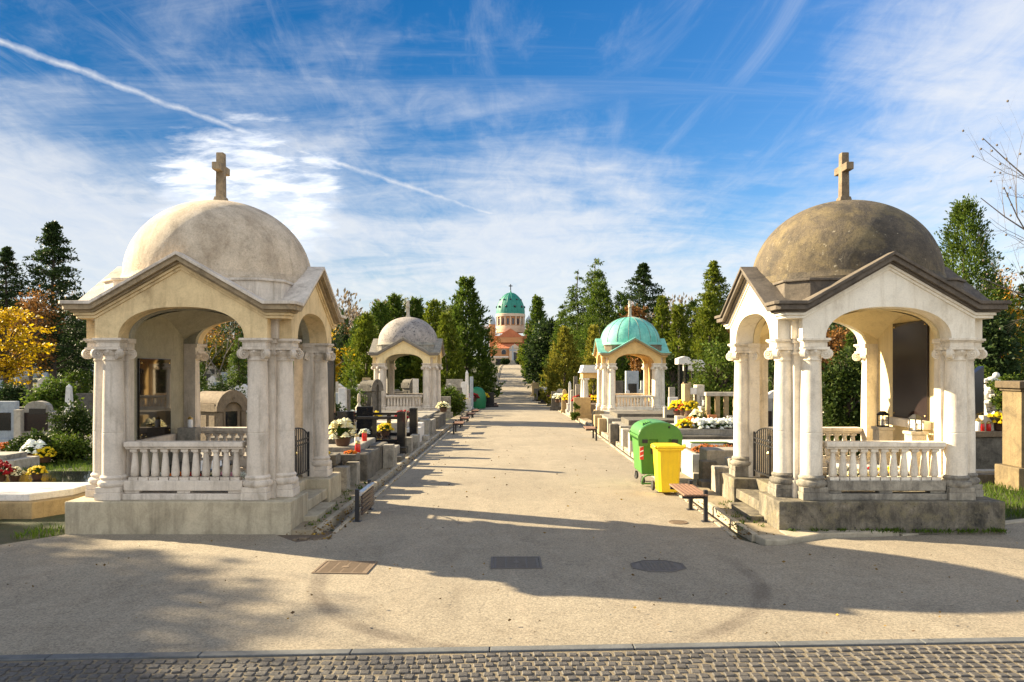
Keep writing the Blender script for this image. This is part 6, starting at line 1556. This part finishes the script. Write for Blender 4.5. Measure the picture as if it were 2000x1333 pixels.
for k in range(10):
    for zz, rw in ((.28, .55), (.62, .42)):
        a = 2 * PI * k / 10 + (.3 if zz > .5 else 0)
        r_ = rr(27.5) * (1 - zz ** 2.15) ** .62
        MB().ball((r_ * math.cos(a), d + r_ * math.sin(a), zb + (ztp - zb) * zz), rw, 8).build('dormer', M['blk'], dome)
q = MB(); z0 = ztp + .9; q.cbox(0, d, z0, .35, .35, 2.4).cbox(0, d, z0 + 1.5, 1.5, .35, .35); q.build('cross', M['iron'], T)
q = MB(); q.lathe([(rr(28.5), zc(616)), (rr(28.6), zc(611)), (rr(27.6), zc(610)), (rr(27.6), zb - .4)], 48, (0, d, 0)); q.build('drum_cornice', M['churchstone'], T, smooth=40)
q = MB(); q.lathe([(rr(25.5), zc(634)), (rr(25.5), zc(615))], 48, (0, d, 0)); q.build('drum', M['churchwall'], T, smooth=40)
for k in range(16):
    a = 2 * PI * (k + .5) / 16 - .2
    MB().cbox(rr(26.3) * math.cos(a), d + rr(26.3) * math.sin(a), zc(634), .55, .6, zc(615.5) - zc(634), a + PI / 2).build('pilaster', M['churchstone'], T)
for k in range(16):
    a = 2 * PI * k / 16 - .2
    MB().cbox(rr(25.6) * math.cos(a), d + rr(25.6) * math.sin(a), zc(632), .80, .25, zc(620) - zc(632), a + PI / 2).build('window', M['glass'], T)
q = MB(); q.lathe([(rr(28), zc(648)), (rr(28), zc(635.5)), (rr(27), zc(634.2)), (rr(25), zc(634.1))], 48, (0, d, 0)); q.build('drum_base', M['churchpale'], T, smooth=40)
# corner turrets
for sx in (-1, 1):
    x = sx * rr(35)
    q = MB(); q.lathe([(rr(6), zc(660)), (rr(6), zc(632))], 12, (x, d - 7, 0)); t_ = q.build('turret', M['churchwall'], T, smooth=40)
    MB().lathe([(rr(6.6), zc(633)), (rr(6.3), zc(628)), (rr(4.5), zc(621)), (rr(1), zc(617)), (.05, zc(614))], 16, (x, d - 7, 0)).build('turret_dome', M['blue'], t_, smooth=60)
# nave and roofs
def W(p0): return p0 / F * CY
q = MB(); q.box(-W(42), W(42), 6, 24, -1, zc(655)); q.build('nave_wall', M['churchwall'], T)
q = MB(); q.prism([(-W(26), zc(658)), (W(26), zc(658)), (0, zc(641))], 'y', 3, 16); q.build('nave_roof', M['rooftile'], T)
q = MB(); q.box(-W(24), W(24), 3.2, 14, -1, zc(658.3)); q.box(-W(25), W(25), 3.0, 14, zc(659.5), zc(658.2)); q.build('upper_wall', M['churchwall'], T)
q = MB(); q.prism([(-W(24), zc(669)), (W(24), zc(669)), (W(19), zc(659.6)), (-W(19), zc(659.6))], 'y', 2.0, 3.1); q.build('upper_roof', M['churchwall'], T)
q = MB(); q.add([(-W(36), -1.2, zc(681)), (W(36), -1.2, zc(681)), (W(26), 3.6, zc(669)), (-W(26), 3.6, zc(669)), (-W(36), 4, zc(681)), (W(36), 4, zc(681))], [(0, 1, 2, 3), (0, 3, 4), (1, 5, 2), (3, 2, 5, 4), (0, 4, 5, 1)]); q.build('porch_roof', M['rooftile'], T)
q = MB(); q.box(-W(35), W(35), -.5, 6, -1, zc(681.3)); q.build('facade', M['churchwall'], T)
q = MB(); q.box(-W(36), W(36), -.62, -.5, zc(683), zc(681.4)); q.box(-W(36), W(36), -.60, -.5, zc(698), zc(697)); q.build('string_course', M['churchstone'], T)
q = MB(); xo = W(8)
q.box(xo - W(10), xo - W(5.2), -1.6, -.5, -1, zc(681)); q.box(xo + W(5.2), xo + W(10), -1.6, -.5, -1, zc(681)); q.box(xo - W(5.2), xo + W(5.2), -1.6, -.5, zc(690), zc(681))
q.prism([(xo - W(11.5), zc(680.8)), (xo + W(11.5), zc(680.8)), (xo, zc(672))], 'y', -1.8, -.4); q.build('portal', M['churchstone'], T)
arc = [(xo + W(3.6) * math.cos(PI * k / 12), zc(692) + W(3.6) * math.sin(PI * k / 12)) for k in range(13)]
MB().prism([(xo - W(3.6), -.5), (xo + W(3.6), -.5)] + arc, 'y', -1.7, -1.62).build('door', M['blk'], T)
for xx in (-13, 28):
    arc = [(W(xx) + W(4.2) * math.cos(PI * k / 12), zc(687.5) + W(4.2) * math.sin(PI * k / 12)) for k in range(13)]
    w_ = MB().prism([(W(xx) - W(4.2), zc(692.5)), (W(xx) + W(4.2), zc(692.5))] + arc, 'y', -.62, -.52).build('window', M['glass'], T)
    arc2 = [(W(xx) + W(5.2) * math.cos(PI * k / 12), zc(687.5) + W(5.2) * math.sin(PI * k / 12)) for k in range(13)]
    f = MB(); vs = [(u, -.66, v) for u, v in arc2] + [(u, -.66, v) for u, v in arc]
    f.add(vs, [(k, 13 + k, 14 + k, k + 1) for k in range(12)]); f.build('window_frame', M['churchstone'], w_)
MB().box(-W(18), -W(12), -.6, -.52, -1, zc(703)).build('side_door', M['blk'], T)
# stone cross monument on the axis before the church
T = thing('cross_monument', 'tall grey stone cross on a stepped plinth before the church door', 'cross', (atx(1001.5, 205), 205, gz(0, 205)))
MB().cbox(0, 0, -.5, 2.6, 2.6, .75).cbox(0, 0, .25, 1.8, 1.8, .3).cbox(0, 0, .55, 1.2, 1.2, .7, 0, .8).build('base', M['grey'], T, .03)
MB().cbox(0, 0, 1.2, .50, .45, 3.9, 0, .8).box(-.95, .95, -.2, .2, 3.75, 4.15).build('cross', M['blue'], T, .02)
for k, (p_, lb) in enumerate(((990, 'clipped dark bush left of the cross monument'), (1013, 'clipped dark bush right of the cross monument'), (984, 'small clipped bush at the left of the church square'))):
    put('laurel', lb, p_, 207, 701, 4.2, 80 + k, mat=M['lf_dark'], leaf=.35, name='clipped_bush', cat='bush', n=26)
T = thing('low_building', 'low pale building with dark opening left of the church square', 'building', (atx(970, 240), 240, 3.5))
MB().box(-4, 3.4, -2, 2, -1, 2.3).build('wall', M['churchstone'], T); MB().box(-4.3, 3.7, -2.3, 2.3, 2.302, 2.7).build('roof', M['white'], T, .03); MB().box(-.2, 2.4, -2.06, -2.003, -.5, 1.9).build('doorway', M['blk'], T)
# ------------------------------------------------------------------ sky, sun, camera
SUN_EL, SUN_AZ = R(24.5), R(66.5)          # azimuth measured from +y towards -x: the sun stands to the left, a little beyond the pavilions
sv = Vector((-math.sin(SUN_AZ) * math.cos(SUN_EL), math.cos(SUN_AZ) * math.cos(SUN_EL), math.sin(SUN_EL)))
sl = bpy.data.lights.new('sun', 'SUN'); sl.energy = 4.0; sl.angle = R(.53); sl.color = (1, .83, .56)
so = bpy.data.objects.new('sun', sl); COL.objects.link(so); so.rotation_euler = (-sv).to_track_quat('-Z', 'Y').to_euler()
w = bpy.data.worlds.new('World'); scene.world = w; w.use_nodes = True
nt = w.node_tree; nt.nodes.clear()
out = nt.nodes.new('ShaderNodeOutputWorld'); bg = nt.nodes.new('ShaderNodeBackground'); bg.inputs[1].default_value = .05
nt.links.new(bg.outputs[0], out.inputs[0])
sky = nt.nodes.new('ShaderNodeTexSky'); sky.sky_type = 'NISHITA'; sky.sun_disc = False
sky.sun_elevation = SUN_EL; sky.sun_rotation = SUN_AZ; sky.altitude = 200; sky.air_density = 1.0; sky.dust_density = .6; sky.ozone_density = 2.5
geo = nt.nodes.new('ShaderNodeTexCoord'); dirv = geo.outputs['Generated']
def V(op, a, b=None):
    n = nt.nodes.new('ShaderNodeVectorMath'); n.operation = op
    for s, v in ((0, a), (1, b)):
        if v is None: continue
        if isinstance(v, bpy.types.NodeSocket): nt.links.new(v, n.inputs[s])
        else: n.inputs[s].default_value = v
    return n.outputs['Value'] if op in ('DOT_PRODUCT', 'LENGTH', 'DISTANCE') else n.outputs['Vector']
def Mt(op, a, b=None, c=None, clamp=False):
    n = nt.nodes.new('ShaderNodeMath'); n.operation = op; n.use_clamp = clamp
    for s, v in ((0, a), (1, b), (2, c)):
        if v is None: continue
        if isinstance(v, bpy.types.NodeSocket): nt.links.new(v, n.inputs[s])
        else: n.inputs[s].default_value = v
    return n.outputs[0]
def pdir(x, y): return Vector(((x - 1005) / F, 1, (720 - y) / F)).normalized()
sep = nt.nodes.new('ShaderNodeSeparateXYZ'); nt.links.new(dirv, sep.inputs[0])
dz = Mt('MAXIMUM', sep.outputs[2], 0.0)
den = Mt('ADD', dz, .16)
pl = V('SCALE', dirv); pl.node.inputs['Scale'].default_value = 1
dv = nt.nodes.new('ShaderNodeCombineXYZ')
nt.links.new(Mt('DIVIDE', sep.outputs[0], den), dv.inputs[0]); nt.links.new(Mt('DIVIDE', sep.outputs[1], den), dv.inputs[1])
cl = dv.outputs[0]                                  # the cloud layer seen in perspective
def mapv(src, rot, sc, off=(0, 0, 0)):
    mp = nt.nodes.new('ShaderNodeMapping'); mp.inputs['Rotation'].default_value = (0, 0, rot); mp.inputs['Scale'].default_value = sc; mp.inputs['Location'].default_value = off
    nt.links.new(src, mp.inputs[0]); return mp.outputs[0]
def blob(x, y, r0, r1):                              # soft cap around a sky direction
    d_ = V('DISTANCE', dirv, tuple(pdir(x, y)))
    mr = nt.nodes.new('ShaderNodeMapRange'); mr.interpolation_type = 'SMOOTHSTEP'
    for k_, v_ in ((1, r1), (2, r0), (3, 0), (4, 1)): mr.inputs[k_].default_value = v_
    nt.links.new(d_, mr.inputs[0]); return mr.outputs[0]
n1 = noise(nt, mapv(cl, R(-58), (.55, 1.35, 1), (1.3, 4.1, 0)), 1.5, 10, .62, .9)      # streaked cirrus
n2 = noise(nt, mapv(cl, R(15), (1, 1, 1), (3, 1, 0)), .62, 6, .6, .4)               # where it is thick
n3 = noise(nt, mapv(cl, R(10), (1.6, .8, 1), (7, 2, 0)), 6.5, 8, .66, .6)              # fine mottling
cov = Mt('ADD', Mt('MULTIPLY', n1, .70), Mt('ADD', Mt('MULTIPLY', n2, .42), Mt('MULTIPLY', n3, .22)))
for (x, y, a, b, s) in ((1800, 330, .05, .55, .05), (1150, 380, .02, .22, .12), (1000, 600, .05, .45, .10), (330, 300, .02, .16, -.17), (1300, 130, .06, .36, -.26), (800, 380, .02, .13, -.10), (200, 520, .1, .32, .26),
                        (700, 20, .05, .22, -.08), (420, 90, .02, .22, .05), (1900, 90, .02, .22, .04), (120, 200, .03, .16, -.08)):
    cov = Mt('ADD', cov, Mt('MULTIPLY', blob(x, y, a, b), s))
hz_ = nt.nodes.new('ShaderNodeMapRange'); hz_.interpolation_type = 'SMOOTHSTEP'
for k_, v_ in ((1, .34), (2, .02), (3, 0), (4, .13)): hz_.inputs[k_].default_value = v_
nt.links.new(dz, hz_.inputs[0]); cov = Mt('ADD', cov, hz_.outputs[0])
back = nt.nodes.new('ShaderNodeMapRange'); back.interpolation_type = 'SMOOTHSTEP'   # unseen bright clouds added behind the viewer, to fill the shaded front faces
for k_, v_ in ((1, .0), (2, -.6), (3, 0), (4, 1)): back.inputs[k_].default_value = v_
nt.links.new(sep.outputs[1], back.inputs[0]); back_fill = back.outputs[0]
cov = Mt('ADD', cov, Mt('MULTIPLY', back_fill, .35))
cm = nt.nodes.new('ShaderNodeMapRange'); cm.interpolation_type = 'SMOOTHSTEP'
for k_, v_ in ((1, .54), (2, .92), (3, 0), (4, .78)): cm.inputs[k_].default_value = v_
nt.links.new(cov, cm.inputs[0]); cloud = cm.outputs[0]
# thin high wisps over the whole sky
n4 = noise(nt, mapv(cl, R(-22), (2.1, .45, 1), (8.2, 3.7, 0)), 1.9, 12, .68, 1.3)
n5 = noise(nt, mapv(cl, R(-36), (.42, 1.9, 1), (1.2, 6.7, 0)), 1.5, 12, .68, 1.1)
wp = nt.nodes.new('ShaderNodeMapRange'); wp.interpolation_type = 'SMOOTHSTEP'
for k_, v_ in ((1, .47), (2, .80), (3, 0), (4, .24)): wp.inputs[k_].default_value = v_
nt.links.new(Mt('MAXIMUM', n4, n5), wp.inputs[0])
cloud = Mt('SUBTRACT', 1.0, Mt('MULTIPLY', Mt('SUBTRACT', 1.0, cloud), Mt('SUBTRACT', 1.0, wp.outputs[0])))
# bright broken cumulus bank behind the left cross, small puffs beside it
cu = noise(nt, mapv(cl, R(-12), (1, 1.8, 1), (2, 9, 0)), 5.0, 10, .62, .25)
mk = None
for (x, y, a, b) in ((470, 385, .04, .17), (570, 400, .03, .10), (380, 350, .02, .09), (620, 345, .01, .07), (450, 440, .03, .10)):
    bl = blob(x, y, a, b); mk = bl if mk is None else Mt('MAXIMUM', mk, bl)
cc = nt.nodes.new('ShaderNodeMapRange'); cc.interpolation_type = 'SMOOTHSTEP'
for k_, v_ in ((1, .66), (2, 1.03), (3, 0), (4, 1)): cc.inputs[k_].default_value = v_
nt.links.new(Mt('ADD', Mt('MULTIPLY', mk, .50), Mt('MULTIPLY', cu, .84)), cc.inputs[0])
bank = cc.outputs[0]
cloud = Mt('MAXIMUM', cloud, bank)
# contrail: a thin arc across the sky
a, b = pdir(-60, 55), pdir(1200, 487); a2 = pdir(520, 272)
nrm = a.cross(b).normalized()
off = nrm.dot(a2)
dd = V('DOT_PRODUCT', dirv, tuple(nrm))
along = V('DOT_PRODUCT', dirv, tuple((b - a).normalized()))
t0, t1 = a.dot((b - a).normalized()), b.dot((b - a).normalized())
u = Mt('DIVIDE', Mt('SUBTRACT', along, t0), t1 - t0)
bow = Mt('MULTIPLY', Mt('MULTIPLY', u, Mt('SUBTRACT', 1.0, u)), 4 * off)
wob = Mt('MULTIPLY', Mt('SUBTRACT', noise(nt, mapv(dirv, 0, (1, 1, 1)), 26, 4, .6), .5), .012)
dist = Mt('ABSOLUTE', Mt('ADD', Mt('SUBTRACT', dd, bow), wob))
wd_ = Mt('ADD', .0014, Mt('MULTIPLY', noise(nt, dirv, 22, 4, .7), .0085))
ct = Mt('SUBTRACT', 1.0, Mt('DIVIDE', dist, wd_), clamp=True)
inr = Mt('MULTIPLY', Mt('GREATER_THAN', u, -.5), Mt('LESS_THAN', u, 1.0))
ct = Mt('MULTIPLY', Mt('MULTIPLY', ct, inr), Mt('MULTIPLY', noise(nt, dirv, 40, 4, .6), 1.5), clamp=True)
cloud = Mt('MAXIMUM', cloud, Mt('MULTIPLY', ct, .85))
SKY_GAIN, CLOUD = .57, 4.3
hs = nt.nodes.new('ShaderNodeHueSaturation'); hs.inputs['Saturation'].default_value = 1.45; hs.inputs['Hue'].default_value = .505; hs.inputs['Value'].default_value = SKY_GAIN
nt.links.new(sky.outputs[0], hs.inputs['Color'])
cs = mixc(nt, ramp(nt, n3, [(.3, 0), (.7, 1)]), (.84 * CLOUD, .89 * CLOUD, .98 * CLOUD), (1.0 * CLOUD, 1.0 * CLOUD, 1.0 * CLOUD))
cs = V('SCALE', cs); nt.links.new(Mt('ADD', Mt('ADD', .92, Mt('MULTIPLY', bank, .30)), Mt('MULTIPLY', back_fill, .7)), cs.node.inputs['Scale'])
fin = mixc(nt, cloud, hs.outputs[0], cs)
nt.links.new(fin, bg.inputs[0])
cam = bpy.data.cameras.new('camera'); co = bpy.data.objects.new('camera', cam); COL.objects.link(co)
co.location = (0, 0, EYE); co.rotation_euler = (R(90), 0, 0)
cam.sensor_width = 36; cam.lens = 36 * F / 2000; cam.shift_x = -5 / 2000; cam.shift_y = (720 - 666.5) / 2000
cam.clip_start = .1; cam.clip_end = 4000
scene.camera = co
vs_ = scene.view_settings
vs_.view_transform = 'Standard'; vs_.look = 'None'; vs_.exposure = 2.3; vs_.gamma = 1
scene.render.film_transparent = False
scene.cycles.max_bounces = 6; scene.cycles.transparent_max_bounces = 8
